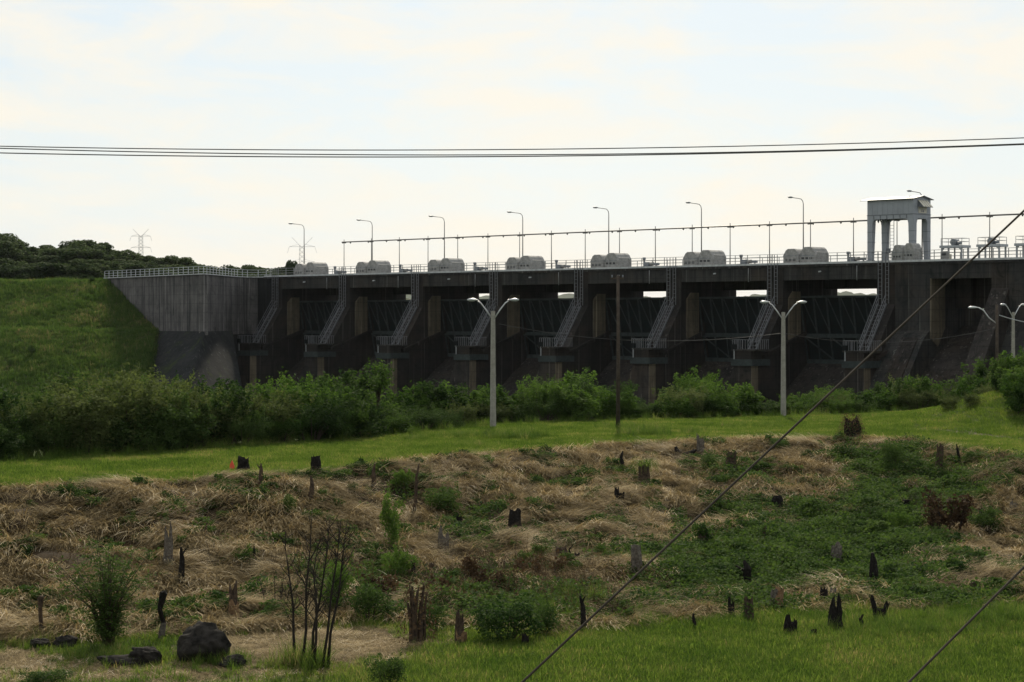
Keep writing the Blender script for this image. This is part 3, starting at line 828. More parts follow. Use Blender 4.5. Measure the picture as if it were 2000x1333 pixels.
# overhead pipe on slender posts
YP = 8.4
pole_px = [672, 725.5, 780, 836, 894, 953, 1015, 1077, 1143, 1210, 1280, 1352, 1426, 1503, 1583, 1667, 1752, 1840, 1933]
zp = z_at(672, 474, YP)
pm = MB().tube([(0, 0, 0), (0, 0, zp + 0.5)], [0.075, 0.05], 6).mesh('post', M['post'])
cm = MB().box(-0.45, 0.45, -0.07, 0.07, zp - 0.16, zp - 0.02).mesh('bracket', M['post'])
for i, px in enumerate(pole_px + [2030, 2132]):
    e = dam_empty('pipe_post', u_at(px, YP), YP)
    link('post', pm, e); link('bracket', cm, e)
    tag(e, 'slender steel post carrying the overhead pipe, %s from the left' % ORD[i], 'post', 'posts of the overhead pipe on the dam')
u0, u1 = u_at(668, YP), u_at(2260, YP)
op = dam_empty('overhead_pipe', u0, YP, zp)
tag(op, 'long thin dark overhead pipe running above the dam deck', 'pipe')
MB().tube([(0, 0, 0.06), (u1 - u0, 0, 0.06)], 0.1, 8).build('pipe', M['pipe'], op)
fl = MB().ellipsoid((0, 0, -0.08), (0.14, 0.12, 0.16), 8, 6).mesh('hanger', M['pipe'])
for i in range(30): link('hanger', fl, op, loc=(2.2 + i * 4.55, 0, 0))

# gantry crane
def crane():
    x0, x1 = u_at(1694, 4.2), u_at(1784, 4.2)
    W, D = x1 - x0, 4.0
    r = dam_empty('gantry_crane', x0, 4.2)
    tag(r, 'blue-grey gantry crane with box cabin on four legs on dam deck', 'crane')
    zc, zb_, zt_ = 5.75, 6.25, 8.25
    lw = 0.78
    for sx in (0, 1):
        for sy in (0, 1):
            bx, by = sx * W, sy * D
            ix, iy = (1 if sx == 0 else -1), (1 if sy == 0 else -1)
            V = []
            for z, w in ((0.0, 0.62), (zc - 0.4, lw), (zc + 0.01, lw + 0.02)):
                V += [(bx, by, z), (bx + ix * w, by, z), (bx + ix * w, by + iy * w, z), (bx, by + iy * w, z)]
            fs = [(0, 1, 2, 3), (8, 9, 10, 11)] + [(a * 4 + j, a * 4 + (j + 1) % 4, a * 4 + 4 + (j + 1) % 4, a * 4 + 4 + j) for a in (0, 1) for j in range(4)]
            leg = MB().add(V, fs).build('leg', M['craneblue'], r)
            for z in (1.5, 2.8, 4.1):
                MB().box(min(bx, bx + ix * .74) - .01, max(bx, bx + ix * .74) + .01, min(by, by + iy * .74) - .01, max(by, by + iy * .74) + .01, z, z + 0.06).build('stiffener', M['cranedark'], leg)
            MB().box(bx - 0.15 * (sx == 0) - (0.85 if sx else 0), bx + (0.85 if sx == 0 else 0.15), by + iy * .3 - .2, by + iy * .3 + .2, 0.002, 0.5).build('bogie', M['cranedark'], leg)
    # portal beams with curved haunches
    def haunch_beam(L):
        top, bot = zb_, zc
        pts = [(0, top), (0, bot - 0.55), (lw + .02, bot - 0.55)]
        for t in np.linspace(0, 1, 6): pts.append((lw + .02 + 0.5 * (1 - math.cos(t * math.pi / 2)), bot - 0.55 + 0.55 * math.sin(t * math.pi / 2)))
        q = [(L - x, z) for x, z in pts[:0:-1]]
        return pts + q + [(L, top)]
    hb = haunch_beam(W)
    for yy in (0.0, D - 0.35):
        b = MB().prism(hb, yy - 0.012, yy + 0.362, 'y').build('portal_beam', M['craneblue'], r)
        for i in range(1, 7):
            MB().box(i * W / 7 - .04, i * W / 7 + .04, yy - 0.06, yy - 0.013, zc + 0.02, zb_ - 0.02).build('stiffener', M['cranedark'], b)
    he = [(p[0] + 0.0, p[1]) for p in haunch_beam(D)]
    for xx in (-0.014, W - 0.33):
        MB().prism(he, xx, xx + 0.344, 'x').build('end_beam', M['craneblue'], r)
    MB().box(-0.05, W + 0.05, -0.05, D + 0.05, zb_ + 0.004, zb_ + 0.09).build('sill_beam', M['cranedark'], r)
    body = MB().prism([(0, zb_ + .094), (D, zb_ + .094), (D, zt_), (D / 2, zt_ + 0.35), (0, zt_)], 0, W, 'x').build('cabin', M['craneblue'], r)
    for i in range(1, 9): MB().box(i * W / 9 - .02, i * W / 9 + .02, -0.025, -0.002, zb_ + 0.1, zt_ - 0.02).build('seam', M['craneblue'], body)
    MB().prism([(-0.35, zt_ - 0.06), (D / 2, zt_ + 0.37), (D + 0.35, zt_ - 0.06), (D + 0.35, zt_ + 0.02), (D / 2, zt_ + 0.46), (-0.35, zt_ + 0.02)], -0.9, W + 0.3, 'x').build('roof', M['cranedark'], r)
    aw = MB().prism([(W + 0.004, zt_ - 0.15), (W + 0.85, zt_ - 1.0), (W + 0.85, zt_ - 1.08), (W + 0.004, zt_ - 1.0)], 1.0, 3.25, 'y').build('awning', M['cranedark'], body)
    for i in range(4):
        a = 1.06 + i * 0.56
        MB().add([(W + 0.06, a, zt_ - 0.14), (W + 0.06, a + 0.4, zt_ - 0.14), (W + 0.9, a + 0.4, zt_ - 1.0), (W + 0.9, a, zt_ - 1.0), (W + 0.03, a, zt_ - 0.18), (W + 0.03, a + 0.4, zt_ - 0.18), (W + 0.87, a + 0.4, zt_ - 1.04), (W + 0.87, a, zt_ - 1.04)],
                 [(0, 1, 2, 3), (7, 6, 5, 4), (0, 4, 5, 1), (1, 5, 6, 2), (2, 6, 7, 3), (3, 7, 4, 0)]).build('awning_slat', M['cream'], aw)
    pn = MB().box(W + 0.003, W + 0.06, 1.15, 3.0, zb_ + 0.2, zb_ + 1.15).build('sign_panel', M['cream'], body)
    dk = mat_simple('faded_dark_print', (0.05, 0.06, 0.16), 0.7)
    for (a, b_, c) in ((1.75, 0.34, 0.1), (2.1, 0.34, 0.1), (1.75, 0.52, 0.08), (2.12, 0.52, 0.08)):
        MB().box(W + 0.061, W + 0.066, a, a + 0.24, zb_ + b_, zb_ + b_ + c).build('print_mark', dk, pn)
    # ladder between the left legs, hooks, control box
    ld = MB().bar((0.9, D - 0.1, 0), (0.9, D - 0.1, zc), 0.06).bar((1.5, D - 0.1, 0), (1.5, D - 0.1, zc), 0.06)
    for i in range(12): ld.bar((0.9, D - 0.1, 0.4 + i * 0.43), (1.5, D - 0.1, 0.4 + i * 0.43), 0.04)
    ld.build('ladder', M['cranedark'], r)
    for x in (1.3, 2.0): MB().tube([(x, 0.6, zc), (x, 0.6, zc - 0.25), (x, 0.6, zc - 0.45)], [0.05, 0.14, 0.03], 8).build('hook', M['cranedark'], r)
    MB().box(0.8, 1.15, D - 0.7, D - 0.3, 1.5, 2.1).build('control_box', M['cranedark'], r)
    return r
crane()

# three hoist frames with drums right of the crane
def frame_proto():
    r = dam_empty('railed_hoist_stand', 0)
    W, D, H = 3.0, 1.7, 1.75
    for x in (0, W - .18):
        for y in (0, D - .18):
            MB().box(x, x + .18, y, y + .18, 0, H).build('leg', M['galv'], r)
    MB().box(-0.15, W + 0.15, -0.15, D + 0.15, H + 0.002, H + 0.32).build('table', M['galv'], r)
    for x in (0, W - .5):
        MB().prism([(x, H), (x + .5, H), (x + (.5 if x else 0), H - .5)], -0.02, 0.1, 'y').build('gusset', M['galv'], r)
    for x in (0, W / 2, W):
        for y in (0, D): MB().bar((x, y, H + .32), (x, y, H + 1.2), 0.05).build('rail_post', M['rail'], r)
    for z in (H + .78, H + 1.2): MB().bar((0, 0, z), (W, 0, z), 0.05).bar((0, D, z), (W, D, z), 0.05).bar((0, 0, z), (0, D, z), 0.05).bar((W, 0, z), (W, D, z), 0.05).build('guard_rail', M['rail'], r)
    MB().tube([(W * .5, D * .2, H + .72), (W * .5, D * .75, H + .72)], 0.42, 12).build('hoist_drum', M['machine'], r)
    MB().tube([(W * .5 + .42, D * .4, H + .6), (W * .5 + 1.0, D * .4, H + .6)], 0.2, 8).build('motor', M['machine'], r)
    MB().tube([(W * .5, D * .45, H), (W * .5, D * .45, 0.02)], 0.1, 8).build('stem', M['machine'], r)
    return r
fp = frame_proto()
for i, (px, lab) in enumerate([(1838, 'railed steel hoist frame with drum standing just right of the gantry crane'),
                               (1910, 'railed steel hoist frame crossed by the guy cable, middle of three'),
                               (1984, 'railed steel hoist frame cut off by the right edge of the picture')]):
    o = fp if i == 0 else copy_tree(fp)
    o.location = dam_w(u_at(px, 3.2), 3.2, 0)
    tag(o, lab, 'hoist frame', 'hoist frames at the right end of the deck')
kb = dam_empty('valve_cabinet', u_at(1846, 1.6), 1.6)
bevel(MB().box(-0.5, 0.5, -0.3, 0.3, 0, 1.3).build('cabinet', M['hood'], kb), 0.05); MB().box(-0.3, 0.3, -0.33, -0.302, 0.75, 1.15).build('window', M['vent'], kb); MB().bar((0.7, 0, 0), (0.7, 0, 0.9), 0.3).build('bollard', M['cream'], kb)
tag(kb, 'small pale cabinet with dark window below first hoist frame right of crane', 'cabinet')

# ------------------------------------------------------------------ distant pylons
def pylon(px, py_top, py_base, Y, label):
    b = pt(px, py_base, Y); t = pt(px, py_top, Y)
    H = t.z - b.z
    r = empty('lattice_pylon', b); tag(r, label, 'pylon', 'lattice pylons far behind the dam')
    w = H * 0.055
    m = MB()
    for sx in (-1, 1):
        for sy in (-1, 1): m.bar((sx * w * 1.25, sy * w, 0), (sx * w * 0.8, sy * w, H * 0.84), .09)
    n = 9
    for i in range(n):
        z0, z1 = H * .84 * i / n, H * .84 * (i + 1) / n
        for sy in (-1, 1):
            m.bar((-w, sy * w, z0), (w, sy * w, z1), 0.07); m.bar((w, sy * w, z0), (-w, sy * w, z1), 0.07)
    m.build('mast', M['tower'], r)
    for z, L in ((0.81, 0.26), (0.50, 0.26)):
        MB().bar((-H * L, 0, H * z), (H * L, 0, H * z), 0.12).bar((-H * L, 0, H * z), (-w, 0, H * (z + .05)), .09).bar((H * L, 0, H * z), (w, 0, H * (z + .05)), .09).build('cross_arm', M['tower'], r)
        for s in (-1, 1): MB().bar((s * H * L, 0, H * z), (s * H * (L + .04), 0, H * (z - .13)), .09).build('insulator_string', M['tower'], r)
    for s in (-1, 1): MB().bar((s * w, 0, H * .84), (s * H * .21, 0, H), 0.12).build('horn', M['tower'], r)
pylon(275, 448, 520, 900, 'faint lattice pylon rising above the wooded hill on the left')
pylon(590, 464, 560, 1000, 'faint lattice pylon directly behind the leftmost deck lamp')

# ------------------------------------------------------------------ poles, wires and guy cables nearer the camera
def double_lamp():
    r = empty('double_arm_lamp')
    H = 8.15
    b = MB().tube([(0, 0, -0.6), (0, 0, H * .5), (0, 0, H)], [0.225, 0.185, 0.15], 8, smooth=False).build('pole', M['pole'], r)
    for z in (2.0, 3.6, 5.4): MB().tube([(0, 0, z), (0, 0, z + 0.05)], 0.236 - z * 0.008, 8).build('band', M['pole'], b)
    for s in (-1, 1):
        a = MB().tube([(s * .1, 0, H - 0.5), (s * .5, 0, H + 0.1), (s * .85, 0, H + .55), (s * 1.1, 0, H + .72)], 0.045, 8).build('arm', M['lamp'], r)
        hd = MB().add(*lamp_head_shape(s, H)).build('lamp_head', M['lamp'], r)
        MB().ellipsoid((s * 1.5, 0, H + .72), (0.26, 0.13, 0.07), 10, 6).build('lens', M['lens'], hd)
    return r
def lamp_head_shape(s, H):
    prof = [(1.02, .05, .04), (1.12, .08, .06), (1.25, .13, .1), (1.45, .17, .13), (1.65, .16, .12), (1.78, .1, .07), (1.82, .03, .02)]
    V, Fs, n = [], [], 10
    for x, w, h in prof:
        for j in range(n):
            t = 2 * math.pi * j / n
            V.append((s * x, w * math.cos(t), H + .77 + (h if math.sin(t) > 0 else h * .45) * math.sin(t)))
    for i in range(len(prof) - 1):
        for j in range(n): Fs.append((i * n + j, i * n + (j + 1) % n, (i + 1) * n + (j + 1) % n, (i + 1) * n + j))
    Fs += [tuple(range(n)), tuple(range((len(prof) - 1) * n, len(prof) * n))]
    return V, Fs, True
dl = double_lamp()
dl_list = [(dl, ground_at(963, 836), 0.03, 1.0, 'double-arm concrete street lamp nearest the camera, left of centre'),
           (copy_tree(dl), ground_at(1530, 815), -0.05, 1.0, 'double-arm concrete street lamp in front of the rightmost gated bay')]
for o, p, rz, sc, lab in dl_list:
    o.location = p; o.rotation_euler[2] = rz; o.scale = (sc,) * 3
    tag(o, lab, 'street lamp', 'double-arm concrete street lamps')
o = copy_tree(dl); p = pt(1979, 610, 205); o.location = (p.x, p.y, p.z - 8.15); o.rotation_euler[2] = 0.55
tag(o, 'double-arm street lamp half hidden by the bushy mound at right edge', 'street lamp', 'double-arm concrete street lamps')
# wooden utility poles
def wood_pole(px, base, top_py, lab, arm=True, lamp=False):
    H = (HZ - top_py) / F * base.y + EYE - base.z
    r = empty('utility_pole', base); tag(r, lab, 'utility pole')
    MB().tube([(0, 0, -0.5), (0.02, 0, H * .5), (0, 0, H)], [0.155, 0.13, 0.1], 8).build('pole', M['wood'], r)
    if arm:
        MB().box(-0.5, 0.42, -0.06, 0.06, H - .28, H - .16).build('cross_arm', M['wood'], r)
        for x in (-.42, .34): MB().tube([(x, 0, H - .16), (x, 0, H + .02)], [.05, .035], 8).build('insulator', M['machine'], r)
    if lamp:
        MB().tube([(-.08, 0, H - 1.4), (-.6, 0, H - 1.0), (-1.0, 0, H - .45), (-1.35, 0, H - .25)], 0.045, 8).build('arm', M['lamp'], r)
        V, Fs, sm = lamp_head_shape(-1, H)
        MB().add([(x - .35, y, z - 1.02) for x, y, z in V], Fs, True).build('lamp_head', M['lamp'], r)
    return r, H
wp1 = ground_at(1207, 835)
wood_pole(1207, wp1, 538, 'tall thin dark wooden utility pole standing in the bushes at centre')
wp2 = Vector((pt(1947, 740, 150).x, 150, EYE + float(hgt(pt(1947, 740, 150).x, 150))))
wood_pole(1947, wp2, 595, 'wooden pole with one lamp arm rising from the bushes at right', False, True)

def wire(name, pts, r, mat, label, cat='wire', group=None):
    P = np.array([tuple(p) for p in pts])
    o = MB().tube([Vector(p) for p in P], r, 6).build(name, mat)
    # origin at the first point
    o.location = Vector(P[0]); o.data.transform(Matrix.Translation(-Vector(P[0])))
    return tag(o, label, cat, group)
def sag(a, b, s, n=16):
    return [a.lerp(b, t) - Vector((0, 0, 4 * s * t * (1 - t))) for t in np.linspace(0, 1, n + 1)]
# three conductors high across the picture
def sky_wire(pxs, pys, Y, lab, r=0.017):
    c = np.polyfit(pxs, pys, 2)
    wire('power_line', [pt(x, np.polyval(c, x), Y) for x in np.linspace(-900, 2900, 40)], r, M['wire'], lab, 'wire', 'power lines across the sky')
sky_wire([0, 300, 750, 1000, 1700, 2000], [286, 291, 293.8, 292, 280, 269.5], 62, 'topmost thin power line across the sky')
sky_wire([0, 300, 750, 1300, 1700, 2000], [290, 297.5, 303.5, 299.5, 291, 281.5], 58, 'middle of the three power lines across the sky')
sky_wire([0, 300, 750, 1300, 1700, 2000], [299, 304.5, 307.5, 302, 292.6, 283], 55, 'lowest of the three power lines across the sky')
# guy cables running down to the ground near the camera
def guy(p0, p1, Y0, Y1, lab, r):
    a = pt(*p0, Y0); b = pt(*p1, Y1)
    d = (b - a)
    # extend downward until it meets the ground
    t = 1.0
    while t < 3:
        q = a + d * t
        if q.z <= EYE + float(hgt(q.x, q.y)): break
        t += 0.01
    wire('guy_cable', [a - d * 0.6, a, b, a + d * (t + 0.01)], r, M['cable'], lab, 'cable', 'guy cables near the camera')
guy((2000, 412), (1020, 1333), 25, 22, 'long thick guy cable slanting across the whole right half', 0.0135)
guy((2000, 1108), (1775, 1333), 21, 20, 'short guy cable crossing the bottom right corner', 0.0125)
# slack service cable pole to pole
c1 = pt(975, 633, dl_list[0][1].y); c2 = pt(1207, 664, wp1.y); c3 = pt(1529, 651, dl_list[1][1].y); c4 = pt(1946, 641, wp2.y)
wire('service_cable', sag(c1, c2, 0.15), 0.022, M['wire'], 'slack cable from the nearest double lamp to the wooden pole', 'wire', 'slack service cables')
wire('service_cable', sag(c2, c3, 0.28), 0.022, M['wire'], 'slack cable from the wooden pole to the right-hand double lamp', 'wire', 'slack service cables')
wire('service_cable', sag(c3, c4, 0.9), 0.022, M['wire'], 'slack cable from the right-hand double lamp to the pole in the mound bushes', 'wire', 'slack service cables')
c5 = pt(1952, 616, wp2.y); c6 = pt(2080, 630, 170)
wire('service_cable', sag(c5, c6, 0.35), 0.035, M['galv'], 'thick pale cable hanging right of the pole in the mound bushes', 'wire', 'slack service cables')

# ------------------------------------------------------------------ vegetation builders
def unit(v): return v / np.maximum(np.linalg.norm(v, axis=1, keepdims=True), 1e-9)
def leaf_mesh(name, C, N, S, g, mat, asp=0.32):
    n = len(C)
    r_ = g.normal(size=(n, 3))
    a = unit(np.cross(N, r_)); b = np.cross(N, a)
    S = S[:, None]
    V = np.stack([C - a * S * .5, C + b * S * asp - N * S * .06, C + a * S * .5, C - b * S * asp - N * S * .06], 1).reshape(-1, 3)
    return mesh_np(name, V, np.arange(4 * n).reshape(-1, 4), False, mat)
def ribbon_mesh(name, root, dirz, length, lift, curl, width, mat, segs=3):
    """curved blades: start at root, leave at angle lift above the ground, bend by curl"""
    n = len(root)
    V = np.zeros((n, segs + 1, 2, 3))
    p = root.copy(); ang = lift.copy()
    side = np.stack([-np.sin(dirz), np.cos(dirz), np.zeros(n)], 1)
    for i in range(segs + 1):
        w = width * (1 - 0.75 * i / segs)
        V[:, i, 0] = p - side * w[:, None]; V[:, i, 1] = p + side * w[:, None]
        d = np.stack([np.cos(dirz) * np.cos(ang), np.sin(dirz) * np.cos(ang), np.sin(ang)], 1)
        p = p + d * (length / segs)[:, None]; ang = ang + curl / segs
    base = (np.arange(n) * (segs + 1) * 2)[:, None]
    Fq = np.concatenate([np.stack([base[:, 0] + 2 * i, base[:, 0] + 2 * i + 1, base[:, 0] + 2 * i + 3, base[:, 0] + 2 * i + 2], 1) for i in range(segs)])
    return mesh_np(name, V.reshape(-1, 3), Fq, False, mat)

def bush_meshes(seed, w, h, n, leaf, mat, nl=13, shoots=16, base=0.12):
    g = np.random.default_rng(seed)
    th = g.uniform(0, 2 * np.pi, nl); rr = np.sqrt(g.random(nl)) * 0.36 * w
    cz = h * g.uniform(0.2, 0.74, nl)
    L = np.stack([rr * np.cos(th), rr * np.sin(th), cz], 1)
    q_ = (13 / nl) ** .4
    rad = np.stack([g.uniform(.13, .27, nl) * w * q_, g.uniform(.13, .27, nl) * w * q_, g.uniform(.12, .26, nl) * h * q_], 1)
    pick = g.integers(0, nl, n)
    d = unit(g.normal(size=(n, 3))); d[:, 2] = np.where(g.random(n) < .35, np.abs(d[:, 2]), d[:, 2])
    k = g.uniform(0.62, 1.08, n) ** 0.8
    C = L[pick] + d * rad[pick] * k[:, None]
    N = unit(d * 0.7 + g.normal(size=(n, 3)) * 0.6 + np.array([0, 0, .35]))
    # leafy shoots breaking the outline
    for s in range(shoots):
        i = g.integers(0, nl)
        p0 = L[i] + np.array([g.normal() * .1 * w, g.normal() * .1 * w, rad[i, 2] * .8])
        dr_ = unit(np.array([[g.normal() * .45, g.normal() * .45, 1.0]]))[0]
        ln = g.uniform(.10, .38) * h; m_ = int(n / 110)
        tt = g.random(m_)
        C = np.concatenate([C, p0 + dr_ * (tt * ln)[:, None] + g.normal(size=(m_, 3)) * leaf * .55])
        N = np.concatenate([N, unit(g.normal(size=(m_, 3)) + np.array([0, 0, .5]))])
    C[:, 2] = np.maximum(C[:, 2], base * h * g.random(len(C)))
    S = leaf * g.uniform(.6, 1.35, len(C))
    fol = leaf_mesh('foliage', C, N, S, g, mat)
    st = MB()
    for i in range(min(nl, 8)):
        q = Vector(L[i])
        st.tube([Vector((q.x * .25, q.y * .25, 0)), Vector((q.x * .55, q.y * .55, q.z * .5)), q], [w * .012, w * .009, w * .004], 5, False)
    return fol, st.mesh('stems', M['bark'])
def place_plant(name, meshes, loc, sc, rz, label, cat='bush', group=None, parts=('foliage', 'stems')):
    r = empty(name, loc, rz)
    r.scale = sc
    for nm, me in zip(parts, meshes): link(nm, me, r)
    return tag(r, label, cat, group)

# scattering of uncountable growth: points with attributes -> instances of tufts
def scatter(name, P, rz, scl, idx, variants, label=None, cat=None):
    me = bpy.data.meshes.new(name)
    me.vertices.add(len(P)); me.vertices.foreach_set('co', np.asarray(P, np.float32).ravel())
    def att(nm, t, arr):
        a = me.attributes.new(nm, t, 'POINT'); a.data.foreach_set('value' if t != 'FLOAT_VECTOR' else 'vector', arr)
    att('rot', 'FLOAT_VECTOR', np.stack([np.zeros(len(P)), np.zeros(len(P)), rz], 1).astype(np.float32).ravel())
    att('scl', 'FLOAT', scl.astype(np.float32))
    att('idx', 'INT', idx.astype(np.int32))
    o = link(name, me)
    vc = bpy.data.collections.new(name + '_tufts')
    for i, v in enumerate(variants):
        vo = bpy.data.objects.new('%s_tuft_%02d' % (name, i), v); vc.objects.link(vo)
    ng = bpy.data.node_groups.new(name + '_scatter', 'GeometryNodeTree')
    ng.interface.new_socket('Geometry', in_out='INPUT', socket_type='NodeSocketGeometry')
    ng.interface.new_socket('Geometry', in_out='OUTPUT', socket_type='NodeSocketGeometry')
    n, l = ng.nodes, ng.links
    gi, go = n.new('NodeGroupInput'), n.new('NodeGroupOutput')
    ip = n.new('GeometryNodeInstanceOnPoints'); ci = n.new('GeometryNodeCollectionInfo')
    ci.inputs['Collection'].default_value = vc; ci.inputs['Separate Children'].default_value = True; ci.inputs['Reset Children'].default_value = True
    def na(nm, t):
        q = n.new('GeometryNodeInputNamedAttribute'); q.data_type = t; q.inputs['Name'].default_value = nm; return q.outputs['Attribute']
    mp = n.new('GeometryNodeMeshToPoints')
    l.new(gi.outputs[0], mp.inputs['Mesh']); l.new(mp.outputs['Points'], ip.inputs['Points'])
    l.new(ci.outputs['Instances'], ip.inputs['Instance'])
    ip.inputs['Pick Instance'].default_value = True
    l.new(na('idx', 'INT'), ip.inputs['Instance Index'])
    er = n.new('FunctionNodeEulerToRotation'); l.new(na('rot', 'FLOAT_VECTOR'), er.inputs[0])
    l.new(er.outputs[0], ip.inputs['Rotation']); l.new(na('scl', 'FLOAT'), ip.inputs['Scale'])
    l.new(ip.outputs['Instances'], go.inputs[0])
    md = o.modifiers.new('scatter', 'NODES'); md.node_group = ng
    return tag(o, label, cat, kind='stuff')

def tuft(name, seed, n, r0, ln, lift, curl, w, mat, segs=2, spread=np.pi):
    g = np.random.default_rng(seed)
    th = g.uniform(0, 2 * np.pi, n); rr = np.sqrt(g.random(n)) * r0
    root = np.stack([rr * np.cos(th), rr * np.sin(th), np.zeros(n)], 1)
    dz = g.uniform(-spread, spread, n)
    return ribbon_mesh(name, root, dz, g.uniform(*ln, n), g.uniform(*lift, n), g.uniform(*curl, n), g.uniform(*w, n), mat, segs)

# ------------------------------------------------------------------ trees on the hill behind
def tree_meshes(seed, w=8.0, h=9.0, n=4200):
    g = np.random.default_rng(seed)
    nl = 14
    th = g.uniform(0, 2 * np.pi, nl); rr = np.sqrt(g.random(nl)) * .33 * w
    L = np.stack([rr * np.cos(th), rr * np.sin(th), h * g.uniform(.25, .85, nl)], 1)
    rad = np.stack([g.uniform(.15, .27, nl) * w, g.uniform(.15, .27, nl) * w, g.uniform(.11, .19, nl) * h], 1)
    pick = g.integers(0, nl, n); d = unit(g.normal(size=(n, 3)))
    C = L[pick] + d * rad[pick] * (g.uniform(.65, 1.08, n))[:, None]
    N = unit(d * .6 + g.normal(size=(n, 3)) * .6 + np.array([0, 0, .5]))
    cr = leaf_mesh('crown', C, N, g.uniform(.35, .85, n), g, M['tree'], .4)
    tk = MB().tube([(0, 0, -1.5), (0.1, 0, h * .25), (0, .1, h * .55)], [.26, .2, .09], 7)
    for i in range(nl):
        q = Vector(L[i]); tk.tube([(0.08, 0.03, h * .22 + h * .2 * (i / nl)), tuple((q + Vector((0, 0, h * .4))) * .5), q], [.1, .07, .03], 5, False)
    return cr, tk.mesh('trunk', M['bark'])
TV = [tree_meshes(100 + i, 8.0 + .7 * (i % 3), 9.0 - .4 * (i % 2)) for i in range(6)]
g = np.random.default_rng(21)
sky_px = np.array([-40, 0, 25, 60, 100, 150, 190, 220, 250, 300, 340, 370, 400, 440, 470, 500, 540, 560])
sky_py = np.array([450, 456, 462, 484, 479, 466, 470, 480, 488, 500, 500, 504, 518, 519, 515, 522, 524, 530])
tl = []
for px in np.arange(-105, 556, 17.0):
    q = px + g.uniform(-5, 5); tl.append((q, np.interp(q, sky_px, sky_py) + g.uniform(0, 7), g.uniform(452, 510), 0))
for px in np.arange(-100, 530, 17.0):
    q = px + g.uniform(-7, 7); tl.append((q, min(np.interp(q, sky_px, sky_py) + g.uniform(10, 28), 532), g.uniform(410, 445), 1))
for px in np.arange(-100, 212, 11.0):
    q = px + g.uniform(-7, 7); tl.append((q, g.uniform(500, 528), g.uniform(378, 400), 2))
tl.append((569, 507, 470, 3))
rowlab = ['on the hill skyline', 'in the middle rank on the hill', 'lowest on the hill above the embankment', '']
for row in range(4):
    rr = sorted([t for t in tl if t[3] == row])
    for i, (px, py, Y, _) in enumerate(rr):
        X = (px - 1000) / F * Y
        zb0 = EYE + float(hill_h(np.array(X), np.array(Y)))
        top = EYE + (HZ - py) / F * Y
        h = float(np.clip(top - zb0, 4.5, 14))
        k = int(g.integers(0, 6))
        wd = {0: 1.0, 1: 1.0, 2: .85, 3: .42}[row] * (0.75 + 0.35 * h / 9)
        lab = 'dark tree %s, %s from the left' % (rowlab[row], ORD[i]) if row < 3 else 'small lone dark tree behind the deck left of the first hooded hoist'
        place_plant('hill_tree', TV[k], (X, Y, top - h), (wd, wd, h / 8.6), g.uniform(0, 6.28), lab, 'tree', 'trees on the wooded hill', ('crown', 'trunk'))

# ------------------------------------------------------------------ the thicket between lawn and dam
M['bush3'] = mat_leaf('olive_thicket_leaf', (0.035, 0.05, 0.016), (0.10, 0.125, 0.04), 0.36)
BV = [bush_meshes(200 + i, 4.6, 4.0, 5200, 0.21 - .02 * i, M['bush'] if i != 3 else M['bush3'], 20, 44) for i in range(5)]
BVb = [bush_meshes(220 + i, 4.6, 4.0, 5200, 0.15 + .05 * i, M['bush2'], 20, 50) for i in range(3)]
top_px = np.array([-60, 0, 60, 110, 150, 230, 300, 380, 460, 540, 620, 700, 760, 800, 850, 920, 1000, 1060, 1100, 1150, 1190, 1240, 1290, 1330, 1390, 1430, 1480, 1550, 1590, 1640, 1700, 1770, 1810, 1850, 1900, 1950, 2000, 2080])
top_py = np.array([768, 770, 778, 752, 742, 734, 738, 752, 766, 752, 740, 748, 795, 765, 745, 760, 768, 735, 724, 735, 765, 795, 800, 752, 738, 770, 800, 790, 762, 780, 778, 742, 785, 765, 748, 730, 705, 690])
bl = []
for px in np.arange(-190, 2200, 46.0):
    q = px + g.uniform(-12, 12)
    tp = np.interp(q, top_px, top_py) - (14 if q > 1180 else 0)
    X0 = (q - 1000) / F
    yf = 120.0
    for _ in range(8): yf = np.interp(X0 * yf, FX, FY)
    bl.append((q, tp + g.uniform(-2, 10), yf + g.uniform(7, 12), 1))
    bl.append((q + g.uniform(-20, 20), tp + (g.uniform(24, 66) if q < 760 else (HZ + 7.7 * F / (yf + 3) - tp) * g.uniform(.25, .6)), yf + g.uniform(2.0, 4.5), 0))
    if q < 760: bl.append((q + 20, tp + g.uniform(5, 25), yf + g.uniform(4, 7), 2))
    if q > 1180: bl.append((q + 15, tp + (HZ + 7.7 * F / (yf + 5) - tp) * g.uniform(.0, .35), yf + g.uniform(4, 7), 2))
rl = ['front', 'back', 'middle']
for row in range(3):
    rr = sorted([t for t in bl if t[3] == row])
    for i, (px, py, Y, _) in enumerate(rr):
        X = (px - 1000) / F * Y
        zb0 = EYE + float(hgt(X, Y)) - 0.1
        top = EYE + (HZ - py) / F * Y
        h = float(np.clip(top - zb0, 1.1, 7.5))
        wd = np.clip(0.3 + 0.22 * h, .4, 1.25) * g.uniform(.85, 1.15)
        vs_ = BV + BVb if px > 500 else BV
        k = int(g.integers(0, len(vs_)))
        place_plant('thicket_bush', vs_[k], (X, Y, zb0), (wd, wd, h / 3.9), g.uniform(0, 6.28),
                    'leafy bush in the %s row of the thicket, %s from the left' % (rl[row], ORD[i]), 'bush', 'bushes of the thicket below the dam')
